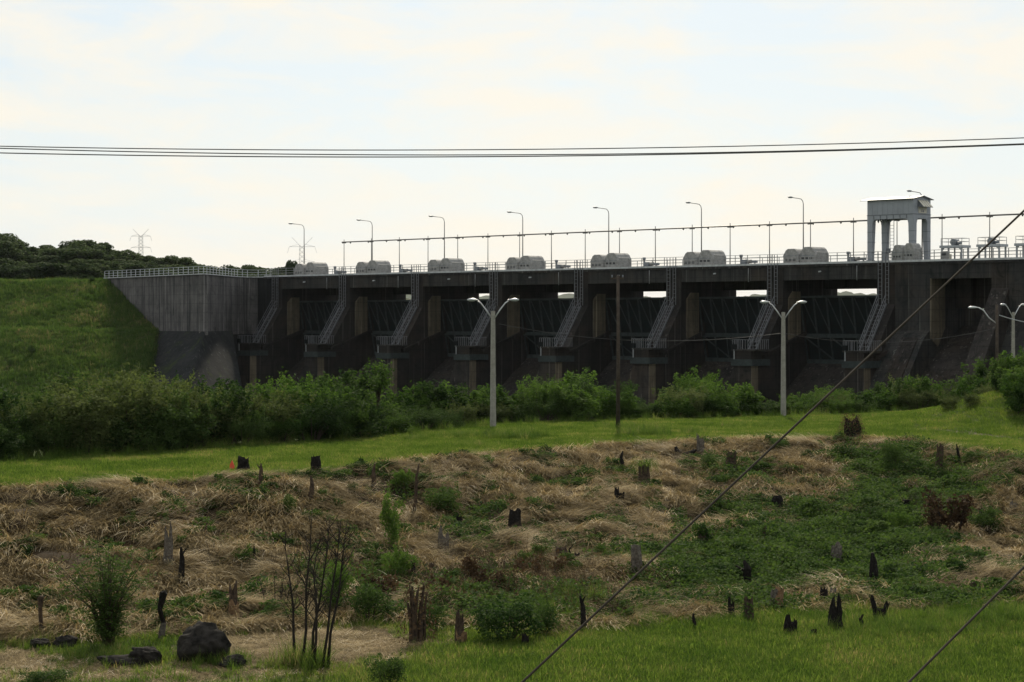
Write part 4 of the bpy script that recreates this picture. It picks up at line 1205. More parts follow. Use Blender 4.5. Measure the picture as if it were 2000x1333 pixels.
# bushes and vines over the mound at the right
mb = []
for _ in range(46):
    X = g.uniform(30, 46); Y = g.uniform(133, 156)
    px = 1000 + F * X / Y
    if 1840 < px < 2070: mb.append((px, X, Y))
for i, (px, X, Y) in enumerate(sorted(mb)):
    h = g.uniform(1.2, 2.6) if px > 1910 else g.uniform(.7, 1.4); wd = (g.uniform(.5, .85) if px > 1975 else g.uniform(.35, .55)) if px > 1910 else g.uniform(.25, .42)
    vs_ = BV + BVb; k = int(g.integers(0, len(vs_)))
    place_plant('mound_bush', vs_[k], (X, Y, EYE + float(hgt(X, Y)) - .1), (wd, wd, h / 3.9), g.uniform(0, 6.28), 'bush on the mound at the right edge, %s from the left' % ORD[i], 'bush', 'bushes on the mound at right')
# spindly young tree sticking out of the thicket in front of a pier
def spindly(px, py_top, py_base, Y, label):
    g = np.random.default_rng(77)
    b = pt(px, py_base, Y); H = pt(px, py_top, Y).z - b.z
    r = empty('young_tree', b); tag(r, label, 'tree')
    st = MB(); C = []
    for i in range(7):
        a = g.uniform(-1.2, 1.2); ln = H * g.uniform(.5, 1.0); sp = .35 if i else .05
        tip = Vector((math.sin(a) * ln * sp - .1 * ln, g.normal() * .3, ln))
        mid = tip * .5 + Vector((0, 0, ln * .12))
        st.tube([(0, 0, 0), mid, tip], [.07, .045, .02], 5, False)
        for t in np.linspace(.6, 1, 9):
            p = np.array(Vector((0, 0, 0)).lerp(tip, t))
            C.append(p + g.normal(size=(16, 3)) * np.array([.32, .3, .13]))
    C = np.concatenate(C)
    st.build('trunk', M['bark'], r)
    link('crown', leaf_mesh('crown', C, unit(g.normal(size=C.shape) + np.array([0, 0, 1.2])), g.uniform(.12, .26, len(C)), g, M['bush2']), r)
spindly(738, 688, 800, 133, 'spindly young tree with drooping fronds against the third pier')

# ------------------------------------------------------------------ stumps and snags on the cut bank
def stump_mesh(seed, w, h, mat, jag=0.25, lean=0.0, flare=1.5, taper=0.85, n=11, rings=7, notch=0.0):
    g = np.random.default_rng(seed)
    V, Fs = [], []
    la = g.uniform(0, 2 * np.pi)
    wob = g.uniform(.8, 1.2, n)
    jz = g.uniform(1 - jag, 1, n)
    if notch: jz[: n // 3] *= (1 - notch)
    for i in range(rings):
        t = i / (rings - 1)
        r0 = w / 2 * (taper + (1 - taper) * (1 - t) + (flare - 1) * max(0, 1 - t * 4) ** 2)
        for j in range(n):
            a = 2 * np.pi * j / n
            r_ = r0 * wob[j] * g.uniform(.9, 1.1)
            z = h * t * (1 if i < rings - 1 else jz[j]) if i else -0.15
            if i and i < rings - 1: z = min(z, h * jz[j] * (.6 + .4 * t))
            V.append((r_ * math.cos(a) + lean * z * math.cos(la), r_ * math.sin(a) * .9 + lean * z * math.sin(la), z))
    for i in range(rings - 1):
        for j in range(n): Fs.append((i * n + j, i * n + (j + 1) % n, (i + 1) * n + (j + 1) % n, (i + 1) * n + j))
    c = len(V); V.append((lean * h * .7 * math.cos(la), lean * h * .7 * math.sin(la), h * (1 - jag) * .86))
    for j in range(n): Fs.append(((rings - 1) * n + j, (rings - 1) * n + (j + 1) % n, c))
    return MB().add(V, Fs)
def vine_leaves(seed, w, h, n, mat, leaf=.09):
    g = np.random.default_rng(seed)
    th = g.uniform(0, 2 * np.pi, n); z = h * g.random(n) ** 1.2
    r_ = w / 2 * (1.0 + .9 * (1 - z / h) ** 2) * g.uniform(.9, 1.35, n)
    C = np.stack([r_ * np.cos(th), r_ * np.sin(th), z], 1)
    N = unit(np.stack([np.cos(th), np.sin(th), np.full(n, .5)], 1) + g.normal(size=(n, 3)) * .4)
    return leaf_mesh('vine', C, N, leaf * g.uniform(.6, 1.4, n), g, mat)
STUMPS = [  # px, py base, height px, width px, kind, label
 (475, 921, 29, 21, 'char', 'black burnt stump at the lawn edge beside the orange marker'),
 (617, 925, 34, 19, 'char', 'black burnt stump at the lawn edge with a tall grass blade'),
 (510, 950, 42, 8, 'snag', 'thin leaning snag just below the lawn edge, right of the orange marker'),
 (196, 1083, 17, 12, 'char', 'small black stub peeping over the top of the feathery shrub'),
 (329, 1102, 76, 16, 'split', 'tall split straw-coloured stump above and right of the feathery shrub'),
 (356, 1147, 74, 11, 'snagd', 'dark thin crooked snag right of the feathery shrub'),
 (455, 1202, 66, 20, 'palebase', 'brown stump with pale split wood above right of the big boulder'),
 (82, 1232, 62, 12, 'club', 'knob-headed dead snag near the left edge above the small rocks'),
 (313, 1252, 88, 14, 'clubchar', 'black-headed snag with pale foot just left of the big boulder'),
 (402, 1062, 38, 6, 'snag', 'short thin snag in the straw left of the bare sapling'),
 (610, 992, 58, 10, 'snag', 'crooked brown snag directly above the bare sapling'),
 (730, 955, 46, 8, 'snag', 'thin grey-brown snag on upper bank left of the slender post'),
 (809, 1002, 92, 6, 'snag', 'tallest slender dead post on the upper bank left of centre'),
 (501, 1114, 44, 6, 'charthin', 'charred thin stick among leaves left of the bare sapling'),
 (815, 1254, 112, 38, 'clump', 'big brown bundle of dead stalks standing at the foot of the bank'),
 (867, 1082, 58, 22, 'forkgrey', 'grey forked stump on the middle of the bank left of centre'),
 (843, 1127, 28, 10, 'brown', 'small upright brown stump below the grey forked stump'),
 (807, 1130, 32, 8, 'charthin', 'short charred stick beside the round shrub left of centre'),
 (897, 1030, 24, 10, 'char', 'small black knob of stump below the dark viny bush'),
 (910, 1116, 19, 13, 'char', 'low black stub in the straw between two grey stumps'),
 (899, 1259, 68, 20, 'palebase', 'burnt stump with pale foot left of the dark leafy bush'),
 (1005, 1037, 42, 24, 'char', 'wide burnt jagged stump on the bank at picture centre'),
 (1097, 1102, 36, 24, 'brown', 'squat brown stump on the bank right of picture centre'),
 (1127, 1099, 19, 10, 'char', 'tiny black stub right beside the squat brown stump'),
 (1115, 1098, 32, 4, 'snagd', 'thin stick between the squat brown stump and tiny black stub'),
 (1215, 924, 40, 7, 'snagd', 'thin jagged dark snag near the top of the bank, right of centre'),
 (1258, 952, 46, 22, 'grassy', 'stump wrapped in hanging green grass near the top of the bank'),
 (1210, 982, 32, 20, 'forkchar', 'low jagged burnt stump in the brown straw right of centre'),
 (1245, 1117, 54, 20, 'grey', 'grey-brown stump at the left end of the green creepers'),
 (1143, 1232, 64, 10, 'snagd', 'dark upright post below the guy cable at the foot of bank'),
 (1026, 1264, 24, 14, 'char', 'small black stub at the edge of the lower lawn'),
 (1368, 882, 36, 16, 'horned', 'pale grey stump with two horns near the top of the bank'),
 (1340, 892, 20, 36, 'lying', 'curved burnt black root lying left of the pale horned stump'),
 (1427, 917, 38, 20, 'mossy', 'mossy dark stub right of the pale horned stump'),
 (1518, 999, 30, 22, 'char', 'square black burnt stump in the straw under the guy cable'),
 (1372, 1072, 52, 36, 'vinedome', 'dome of green vines over a stump touching the guy cable'),
 (1490, 1062, 34, 8, 'mossy', 'thin mossy stick rising from the green creepers'),
 (1460, 1147, 48, 16, 'snagd', 'dark upright stump in the middle of the green creepers'),
 (1428, 1207, 48, 14, 'forkchar', 'leaning forked dark stump near the lower lawn'),
 (1463, 1217, 54, 16, 'mossy', 'green vine-clad stub at the edge of the lower lawn'),
 (1515, 1192, 48, 20, 'pale', 'curved grey and orange stump at the foot of the bank'),
 (1545, 1240, 42, 28, 'forkchar', 'broken black burnt stump with pale blade of grass'),
 (1357, 1232, 32, 7, 'charthin', 'lone thin dark stick at the lower lawn edge'),
 (1590, 1245, 17, 10, 'char', 'tiny burnt stub between two big burnt stumps on lower lawn'),
 (1632, 1230, 66, 25, 'peak', 'big burnt brown stump with a pointed peak at right'),
 (1609, 1184, 38, 15, 'char', 'banded black stump behind the peaked stump'),
 (1627, 1172, 24, 12, 'grey', 'small grey stump behind and above the peaked stump'),
 (1688, 1230, 28, 8, 'charthin', 'short straight black post right of the peaked stump'),
 (1635, 1102, 42, 20, 'grey', 'pointed grey-brown stump in the creepers at right'),
 (1718, 1212, 56, 26, 'vfork', 'black stump forked like a V at the right'),
 (1663, 859, 46, 34, 'bigvine', 'big old viny stump standing on the lawn edge at right'),
 (1770, 994, 17, 14, 'block', 'small square black block of stump among shrubs at right'),
 (1834, 917, 50, 12, 'mossy', 'green viny post near the top of the bank at right'),
 (1873, 906, 36, 5, 'charthin', 'thin dark post near the top of the bank at far right'),
 (1917, 1029, 34, 12, 'char', 'black stub inside a bush at far right'),
 (1980, 999, 22, 16, 'horned', 'short stump with tall prongs by the right edge'),
 (1705, 1142, 58, 16, 'snagd', 'dark ragged upright stump below the brown dead shrub'),
 (1905, 1167, 32, 14, 'mossy', 'dark mossy stub above the second guy cable'),
 (1967, 1102, 16, 18, 'block', 'low dark block of stump by the right edge'),
]
def kind_mat(k):
    return {'char': 'char', 'snag': 'snag', 'snagd': 'char', 'split': 'grey', 'palebase': 'snag', 'club': 'snag', 'clubchar': 'char', 'charthin': 'char',
            'clump': 'snag', 'forkgrey': 'grey', 'brown': 'snag', 'forkchar': 'char', 'grassy': 'snag', 'grey': 'grey', 'horned': 'grey', 'lying': 'char',
            'mossy': 'snag', 'vinedome': 'snag', 'pale': 'pale', 'peak': 'char', 'vfork': 'char', 'bigvine': 'char', 'block': 'char'}[k]
STUMP_AT = []
for i, (px, py, hp_, wp_, kd, lab) in enumerate(STUMPS):
    b = ground_at(px, py)
    sc = b.y / F
    STUMP_AT.append((b.x, b.y, wp_ * sc * .6 + .12))
    h, w = hp_ * sc * 1.06, wp_ * sc * 1.15
    r = empty('stump', b, 0); tag(r, lab, 'stump', 'stumps and snags on the cut bank')
    m = M[kind_mat(kd)]
    S = 1000 + i * 7
    rg = np.random.default_rng(S)
    if kd in ('snag', 'snagd', 'charthin', 'club', 'clubchar'):
        ln = rg.uniform(-.14, .14)
        rad = w / 2
        pts = [(0, 0, -.15), (ln * h * .3 + rg.normal() * .03, 0, h * .35), (ln * h * .5 + rg.normal() * .06, rg.normal() * .04, h * .7), (ln * h + rg.normal() * .05, 0, h)]
        rr = [rad * 1.25, rad, rad * .8, rad * .3]
        if kd.startswith('club'):
            rr = [rad * .75, rad * .6, rad * .62, rad * 1.0]; pts.append((ln * h, 0, h * 1.02))
            rr.append(rad * .5)
            pts[2] = (pts[2][0], pts[2][1], h * .66)
        MB().tube(pts, rr, 7, smooth=False).build('trunk', m, r)
        if kd == 'clubchar':
            MB().tube([(0, 0, -.1), (pts[1][0], 0, h * .38)], [rad * .95, rad * .66], 7, smooth=False).build('pale_foot', M['grey'], r)
        if rg.random() < .35:
            z0 = rg.uniform(.5, .8)
            MB().tube([(ln * h * z0, 0, h * z0), (ln * h * z0 + rg.choice([-1, 1]) * w * rg.uniform(.5, 1.0), rg.normal() * .05, h * (z0 + .2))], [rad * .45, rad * .15], 5, smooth=False).build('broken_branch', m, r)
    elif kd in ('char', 'grey', 'brown', 'pale', 'block', 'peak', 'palebase', 'mossy', 'grassy', 'bigvine', 'split'):
        jag = {'block': .08, 'peak': .6, 'split': .6, 'pale': .45, 'palebase': .5, 'bigvine': .4}.get(kd, .3)
        stump_mesh(S, w * (.8 if kd == 'palebase' else 1), h, m, jag, {'pale': .18, 'mossy': .1}.get(kd, rg.uniform(-.06, .06)), 1.45, .8 if kd != 'block' else 1.0, 13).build('trunk', m, r)
        if kd in ('split', 'peak'):
            MB().tube([(w * .2, 0, h * .3), (w * .24, 0, h * .8), (w * .2, .02, h * 1.02)], [w * .22, w * .16, w * .03], 6, smooth=False).build('splinter', m, r)
        if kd == 'palebase':
            stump_mesh(S + 1, w * .9, h * .45, M['pale'], .5, 0, 1.3, .95).build('pale_foot', M['pale'], r, loc=(w * .12, -w * .1, 0))
        if kd == 'pale':
            stump_mesh(S + 1, w * .55, h * .9, M['grey'], .5, .15, 1.1, .9).build('bark_strip', M['grey'], r, loc=(-w * .28, -w * .05, 0))
        if kd == 'mossy': link('vine', vine_leaves(S, w, h * .95, 220, M['vine'], .10), r)
        if kd == 'bigvine': link('vine', vine_leaves(S, w * .82, h * 1.04, 1500, M['deadleaf'], .075), r)
        if kd == 'bigvine': link('vine', vine_leaves(S + 2, w * .86, h * .7, 700, M['bush'], .08), r)
        if kd == 'grassy':
            n = 120; th = rg.uniform(0, 2 * np.pi, n)
            root = np.stack([w * .4 * np.cos(th), w * .4 * np.sin(th), h * rg.uniform(.75, 1, n)], 1)
            link('hanging_grass', ribbon_mesh('hanging_grass', root, th, h * rg.uniform(.5, .9, n), rg.uniform(.3, 1.2, n), rg.uniform(-3.4, -2.4, n), np.full(n, .014), M['tall'], 4), r)
    elif kd in ('forkgrey', 'forkchar', 'horned', 'vfork'):
        b0 = {'horned': .62, 'vfork': .35}.get(kd, .5)
        stump_mesh(S, w * (.8 if kd != 'vfork' else .62), h * b0 * 1.15, m, .2, 0, 1.35, .9).build('trunk', m, r)
        for s in (-1, 1):
            hh = h * (1.0 if s < 0 else rg.uniform(.62, .85)); x0 = s * w * .2
            pw = w * rg.uniform(.34, .5)
            pg = stump_mesh(S + 3 + s, pw, hh - h * b0 * .55, m, .55, 0, 1.0, .6, 9)
            ln = s * (.45 if kd == 'vfork' else rg.uniform(.02, .2)) * w
            pg.v = [(x + ln * max(0, z) / (hh - h * b0 * .55), y, z) for x, y, z in pg.v]
            pg.build('prong', m, r, loc=(x0, 0, h * b0 * .55))
    elif kd == 'clump':
        for j in range(15):
            a = rg.uniform(0, 6.28); q = math.sqrt(rg.random()) * w * .36; hh = h * rg.uniform(.55, 1)
            MB().tube([(q * math.cos(a), q * math.sin(a), -.1), (q * 1.05 * math.cos(a), q * 1.05 * math.sin(a), hh * .5), (q * 1.35 * math.cos(a) + rg.normal() * .06, q * 1.35 * math.sin(a), hh)], [.085, .07, .02], 6, smooth=False).build('stalk', m, r)
        link('dead_leaves', vine_leaves(S, w * .9, h, 260, M['deadleaf'], .12), r)
    elif kd == 'lying':
        MB().tube([(-w / 2, 0, h * .9), (-w * .42, 0, h * .35), (-w * .1, -.05, h * .15), (w * .25, 0, h * .3), (w / 2, 0, h * .6)], [h * .12, h * .3, h * .26, h * .24, h * .1], 7, smooth=False).build('root', m, r)
    elif kd == 'vinedome':
        stump_mesh(S, w * .45, h * .8, m).build('trunk', m, r)
        fo, st = bush_meshes(S, w * 1.05, h * 1.05, 900, .11, M['vine'], 9, 4); link('vine', fo, r)
        MB().tube([(w * .45, 0, h * .55), (w * .6, -.1, h * .2), (w * .75, -.3, -.1), (w * .8, -.5, -.5)], .018, 5).build('trailing_vine', M['bark'], r)

# dead brown shrub, bare sapling
def twiggy(name, b, H, stems, spread, mat, label, cat, levels=2, base_r=.05, leaves=None, seed=5, w0=.3):
    g = np.random.default_rng(seed)
    r = empty(name, b); tag(r, label, cat)
    leafC = []
    for s in range(stems):
        st = MB()
        a = g.uniform(0, 6.28); x0 = Vector((math.cos(a) * w0 * g.random() + (s - stems / 2) * w0 * .35, math.sin(a) * w0 * .5, -.1))
        ln = H * g.uniform(.68, 1.0) if s else H
        tip = x0 + Vector((math.cos(a) * spread * ln * .5 + (s - stems / 2) * spread * .2, math.sin(a) * spread * ln * .4, ln))
        pts = [x0]
        for t in (.25, .5, .75, 1): pts.append(x0.lerp(tip, t) + Vector((g.normal(), g.normal(), 0)) * .02 * H * (.5 if t < 1 else .3))
        rs = [base_r * k for k in (1, .85, .65, .42, .14)]
        st.tube(pts, rs, 6)
        nb = int(10 * levels)
        for _ in range(nb):
            t = g.uniform(.28, .97); i = min(int(t * 4), 3); p = Vector(pts[i]).lerp(Vector(pts[i + 1]), t * 4 - i)
            a2 = g.uniform(0, 6.28); L = H * g.uniform(.08, .22) * (1.15 - t * .5)
            d = Vector((math.cos(a2) * .65, math.sin(a2) * .65, g.uniform(.5, 1.1))).normalized()
            q = p + d * L
            st.tube([p, p + d * L * .5 + Vector((0, 0, -.02 * L)), q + Vector((0, 0, .12 * L))], [base_r * .26, base_r * .2, base_r * .07], 4, False)
            for _k in range(3):
                f = g.uniform(.3, .9); d2 = (d + Vector((g.normal(), g.normal(), g.normal() * .5)) * .6).normalized(); pp = p.lerp(q, f)
                st.tube([pp, pp + d2 * L * .55], [base_r * .14, base_r * .05], 3, False)
                if leaves: leafC.append(np.array(pp + d2 * L * .4))
        st.build('stem', mat, r)
    if leaves:
        C = np.repeat(np.array(leafC), 5, 0) + g.normal(size=(len(leafC) * 5, 3)) * .12
        link('foliage', leaf_mesh('foliage', C, unit(g.normal(size=C.shape)), leaves[1] * g.uniform(.6, 1.3, len(C)), g, leaves[0]), r)
    return r
b = ground_at(610, 1306); sc = b.y / F
twiggy('bare_sapling', b, 315 * sc, 6, .24, M['twig'], 'leafless dark sapling with several thin stems in the foreground', 'sapling', 2.0, .055, seed=11, w0=.5)
b = ground_at(1850, 1052); sc = b.y / F
twiggy('dead_shrub', b, 88 * sc, 6, .45, M['twig'], 'brown withered shrub with dead leaves on the bank at right', 'shrub', 1.4, .05, (M['deadleaf'], .2), seed=12, w0=.5)
b = ground_at(548, 1190); sc = b.y / F
twiggy('twig_clump', b, 80 * sc, 6, .3, M['twig'], 'dark dry twig clump just left of the bare sapling', 'shrub', 1.0, .03, seed=13, w0=.4)
b = ground_at(1010, 1130); sc = b.y / F
twiggy('brush_heap', b, 45 * sc, 7, .7, M['twig'], 'low dark brush heap with dead leaves at centre of bank', 'shrub', 1.0, .03, (M['deadleaf'], .14), seed=14, w0=1.6)
b = ground_at(870, 1165); sc = b.y / F
twiggy('brush_heap', b, 45 * sc, 7, .7, M['twig'], 'dark tangled brush behind the big bundle of dead stalks', 'shrub', 1.0, .03, (M['deadleaf'], .14), seed=15, w0=1.6)

# green shrubs on and below the bank
SHV = [bush_meshes(300 + i, 1.8, 1.4, 2600, .085, M['bush2'], 12, 12) for i in range(3)]
SHD = [bush_meshes(310 + i, 1.8, 1.4, 2600, .08, M['bush'], 12, 8) for i in range(3)]
SHC = [bush_meshes(320 + i, 1.1, 2.2, 2400, .085, M['bush2'], 12, 12) for i in range(2)]
SHRUBS = [  # px, base, height px, width px, set, label
 (765, 1077, 112, 46, SHC, 'narrow bright green cone-shaped shrub on the bank left of centre'),
 (780, 1137, 66, 66, SHV, 'round green shrub just below the cone-shaped shrub'),
 (990, 1257, 100, 135, SHD, 'broad dark leafy bush at the foot of the bank at centre'),
 (1060, 1245, 65, 70, SHD, 'smaller leafy bush joined to the right of the broad dark bush'),
 (480, 1112, 46, 56, SHV, 'small bright leafy shrub on the bank left of the bare sapling'),
 (652, 1195, 95, 70, SHV, 'green shrub behind the bare sapling'),
 (720, 1212, 75, 95, SHD, 'low dark shrub right of the bare sapling'),
 (845, 1240, 62, 60, SHD, 'dark shrub right of the big bundle of dead stalks'),
 (865, 1003, 62, 78, SHD, 'dark viny bush on the upper bank left of centre'),
 (790, 962, 42, 50, SHV, 'small green shrub at the top of the bank behind slender post'),
 (1755, 1042, 48, 52, SHV, 'round green shrub under the small square black block'),
 (1718, 1032, 42, 44, SHD, 'dark low shrub left of the round shrub at right'),
 (1925, 1037, 48, 66, SHD, 'dark shrub around the black stub at far right'),
 (1745, 914, 54, 54, SHD, 'dark viny shrub on upper bank right of the big old stump'),
 (1905, 907, 32, 46, SHD, 'low dark shrub at the top of the bank at far right'),
 (1655, 908, 44, 80, SHD, 'mat of vines spilling down below the big old stump'),
 (1925, 980, 30, 44, SHV, 'small shrub right of the dead brown shrub'),
 (1178, 1092, 30, 36, SHV, 'small leafy mound right of the squat brown stump'),
 (1055, 1098, 34, 40, SHV, 'small leafy mound left of the squat brown stump'),
 (755, 1345, 66, 78, SHD, 'dark round shrub at the bottom edge left of centre'),
 (85, 1345, 44, 100, SHD, 'low dark shrub in the bottom left corner'),
 (560, 1010, 46, 40, SHD, 'dark weed clump above the bare sapling'),
 (690, 970, 26, 30, SHD, 'tiny dark weed at the top of the bank left of slender post'),
 (1520, 880, 30, 46, SHD, 'dark weeds near the top of the bank under the guy cable'),
 (1390, 915, 26, 44, SHD, 'dark weeds between the horned stump and mossy stub'),
]
for i, (px, py, hp_, wp_, st_, lab) in enumerate(SHRUBS):
    b = ground_at(px, py); sc = b.y / F
    k = st_[i % len(st_)]
    w0, h0 = (1.1, 2.2) if st_ is SHC else (1.8, 1.4)
    place_plant('bank_shrub', k, b, (wp_ * sc / w0 * 1.1, wp_ * sc / w0 * 1.1, hp_ * sc / h0 * 1.05), i * 1.3, lab, 'shrub', 'shrubs on and below the bank')
# tall feathery shrub at left
def feathery(px, py, hp_, wp_, label):
    g = np.random.default_rng(55)
    b = ground_at(px, py); sc = b.y / F; H, W = hp_ * sc, wp_ * sc
    r = empty('feathery_shrub', b); tag(r, label, 'shrub')
    C, N = [], []
    for s in range(40):
        a = g.uniform(0, 6.28); ln = H * g.uniform(.55, 1.05); out = W * .5 * g.uniform(.1, 1.0)
        tip = Vector((math.cos(a) * out, math.sin(a) * out * .8, ln * (1.05 - .35 * out / W)))
        mid = tip * .5 + Vector((-math.cos(a) * out * .15, -math.sin(a) * out * .1, ln * .08))
        MB().tube([(g.normal() * .06, g.normal() * .06, -.05), mid, tip], [.03, .02, .007], 5).build('stem', M['bark'], r)
        for t in np.linspace(.15, 1, 10):
            p = (Vector((0, 0, 0)).lerp(mid, t * 2) if t < .5 else mid.lerp(tip, t * 2 - 1))
            for _ in range(3):
                dd = unit(np.array([[g.normal(), g.normal(), g.uniform(-.1, .5)]]))[0]
                L = W * g.uniform(.09, .2)
                for q in np.linspace(.15, 1, 9):
                    C.append(np.array(p) + dd * L * q + np.array([0, 0, -.12 * L * q * q]) + g.normal(size=3) * .02)
                    N.append(np.array([0, 0, 1.0]) + g.normal(size=3) * .5)
    C, N = np.array(C), unit(np.array(N))
    link('foliage', leaf_mesh('foliage', C, N, g.uniform(.06, .13, len(C)), g, M['vine'], .28), r)
feathery(212, 1262, 195, 225, 'tall feathery bright green shrub in the left foreground')

# boulders
def boulder(px, py, hp_, wp_, label, seed, flat=1.0):
    b = ground_at(px, py); sc = b.y / F; H, W = hp_ * sc, wp_ * sc
    g = np.random.default_rng(seed)
    ico = bpy.data.meshes.new('rock')
    import bmesh
    bm = bmesh.new(); bmesh.ops.create_icosphere(bm, subdivisions=5, radius=1.0)
    off = g.uniform(0, 50)
    planes = unit(g.normal(size=(16, 3)) + np.array([0, 0, .2])); dist = g.uniform(.55, .9, 16)
    for v in bm.verts:
        p = np.array(v.co)
        for pl, dd in zip(planes, dist):
            e = p @ pl
            if e > dd: p = p - pl * (e - dd) * .85
        nz = float(fbm(np.array(p[0] * 2.6 + off + p[2]), np.array(p[1] * 2.6 + p[2] * 2.9), 5)) - .5
        nz2 = float(fbm(np.array(p[0] * 15 + off + p[2] * 9), np.array(p[1] * 15 + p[2] * 12), 3)) - .5
        p = p * (1 + .42 * nz + .06 * nz2)
        v.co = (p[0] * W / 2 * 1.1, p[1] * W * .42, (p[2] * .62 + .38) * H)
    bm.to_mesh(ico); bm.free()
    ico.polygons.foreach_set('use_smooth', np.ones(len(ico.polygons), bool)); ico.materials.append(M['rock'])
    o = link('boulder', ico, None, None, b + Vector((0, 0, -.05)), (0, 0, 0))
    tag(o, label, 'rock', 'dark rocks in the left foreground')
boulder(395, 1292, 92, 102, 'large dark rounded boulder in the left foreground', 1)
boulder(455, 1302, 28, 54, 'flat dark slab at the right foot of the large boulder', 2)
boulder(288, 1296, 42, 66, 'dark rock in weeds left of the large boulder', 3)
boulder(228, 1298, 26, 78, 'low dark rock below the feathery shrub', 4)
boulder(130, 1264, 26, 50, 'small dark rock left of the feathery shrub, right of a lower one', 5)
boulder(80, 1266, 24, 46, 'leftmost small dark rock in the foreground weeds', 6)
# orange marker
b = ground_at(453, 919); sc = b.y / F
mk = empty('survey_marker', b); tag(mk, 'small orange survey flag standing left of the black lawn-edge stump', 'marker')
MB().prism([(-5 * sc, 0.02), (5 * sc, 0.02), (5 * sc, 8 * sc), (0.5 * sc, 20 * sc), (-4 * sc, 11 * sc)], -.015, .015, 'y').build('flag', M['orange'], mk)
MB().bar((0, 0.03, -.1), (0, 0.03, 13 * sc), .02).build('stake', M['snag'], mk)
# dark bushes dotted on the embankment
for i, (px, py, hp_, lab) in enumerate([(64, 694, 20, 'dark solitary bush on the grass embankment, larger of two'), (20, 716, 16, 'dark solitary bush on the grass embankment, by the left edge'), (180, 553, 14, 'dark small bush at the embankment crest near the wing wall railing')]):
    Ys = np.linspace(290, 380, 900); Xs = (px - 1000) / F * Ys
    d = emb_h(Xs, Ys) + (py - HZ) / F * Ys
    j = int(np.argmax(d > 0)); P = (Xs[j], Ys[j], EYE + float(emb_h(Xs[j], Ys[j])))
    s_ = hp_ * Ys[j] / F
    place_plant('embankment_bush', SHD[i % 3], P, (s_ / 1.6, s_ / 1.6, s_ / 1.3), i, lab, 'bush')

# ------------------------------------------------------------------ uncountable growth
def samp(n, x0, x1, y0, y1, seed):
    g = np.random.default_rng(seed)
    return g.uniform(x0, x1, n), g.uniform(y0, y1, n), g
def inview(X, Y, pad=240):
    px = 1000 + F * X / Y
    return (px > -pad) & (px < 2000 + pad)
def P3(X, Y): return np.stack([X, Y, hgt(X, Y) + EYE], 1)
# upper lawn
X, Y, g = samp(190000, -42, 54, 84, 162, 31)
t = bank_t(X, Y); yf = np.interp(X, FX, FY)
k = inview(X, Y) & (t > .985) & (Y < yf + 4) & (rut_mask(X, Y) < g.uniform(.2, 1.0, len(X)))
X, Y = X[k], Y[k]
LT = [tuft('lawn_tuft', 400 + i, 16, .22, (.08, .2), (.7, 1.5), (-.7, .5), (.008, .016), M['lawn'], 2) for i in range(4)]
scatter('upper_lawn_grass', P3(X, Y), g.uniform(0, 6.28, len(X)), g.uniform(.7, 1.35, len(X)) * (1 + .5 * (fbm(X * .5, Y * .3) - .5)), g.integers(0, 4, len(X)), LT, 'bright mown grass of the strip above the bank', 'grass')
# lower lawn
X, Y, g = samp(70000, -22, 25, 55, 80, 32)
t = bank_t(X, Y)
k = inview(X, Y) & (t < .06 + .06 * (fbm(X * .6, Y * .6) - .5)) & (bare_mask(X, Y) < g.uniform(.1, .75, len(X)))
X, Y = X[k], Y[k]
px, py = px_of(X, Y, hgt(X, Y))
dens = sstep(450, 950, px) * .82 + .18
k = g.random(len(X)) < dens; X, Y, px = X[k], Y[k], px[k]
LL = [tuft('lawn_tuft', 420 + i, 22, .2, (.10, .26), (.6, 1.45), (-1.2, .3), (.006, .013), M['lawn'], 3) for i in range(5)]
scatter('lower_lawn_grass', P3(X, Y), g.uniform(0, 6.28, len(X)), g.uniform(.6, 1.3, len(X)) * (.8 + .6 * fbm(X * .35, Y * .35)), g.integers(0, 5, len(X)), LL, 'green grass of the lower lawn along the bottom of picture', 'grass')
# cut straw over the bank, combed by a slow field of directions
X, Y, g = samp(135000, -34, 40, 66, 130, 33)
t = bank_t(X, Y)
gm_ = green_mask(X, Y)
k = inview(X, Y) & (t > .0) & (t < 1.0) & (gm_ < g.uniform(.15, .85, len(X)))
k &= (fbm(X * 1.1, Y * .7, 3) > g.uniform(.3, .62, len(X)))
for sp_ in STUMP_AT:      # the cut growth lies back from the stumps
    k &= ~((np.abs(X - sp_[0]) < sp_[2]) & (Y < sp_[1] + .3) & (Y > sp_[1] - 1.6))
X, Y = X[k], Y[k]
ST = []
for i in range(7):
    gg = np.random.default_rng(440 + i)
    n = 24
    root = np.stack([gg.normal(size=n) * .25, gg.normal(size=n) * .16, gg.uniform(0, .15, n)], 1)
    ST.append(ribbon_mesh('straw', root, gg.normal(size=n) * .42, gg.uniform(.35, 1.15, n), gg.uniform(.0, .6, n), gg.uniform(-1.2, -.2, n), gg.uniform(.007, .017, n), M['straw'], 4))
flow = -1.57 + 3.2 * (fbm(X * .22, Y * .16, 3) - .5) * 2 + g.normal(size=len(X)) * .35
scatter('cut_straw', P3(X, Y) + np.array([0, 0, .01]), flow, g.uniform(.6, 1.35, len(X)), g.integers(0, 7, len(X)), ST, 'matted brown cut straw covering the bank', 'straw')
# flattened dry grass at the toe
X, Y, g = samp(20000, -18, 6, 58, 76, 34)
k = inview(X, Y) & (bare_mask(X, Y) > g.uniform(.2, .7, len(X)))
X, Y = X[k], Y[k]
SF = [tuft('dry_tuft', 460 + i, 18, .2, (.15, .5), (.02, .35), (-.6, .1), (.005, .010), M['straw'], 2) for i in range(3)]
scatter('flattened_dry_grass', P3(X, Y), g.uniform(0, 6.28, len(X)), g.uniform(.6, 1.2, len(X)), g.integers(0, 3, len(X)), SF, 'pale flattened dry grass at the foot of the bank', 'grass')
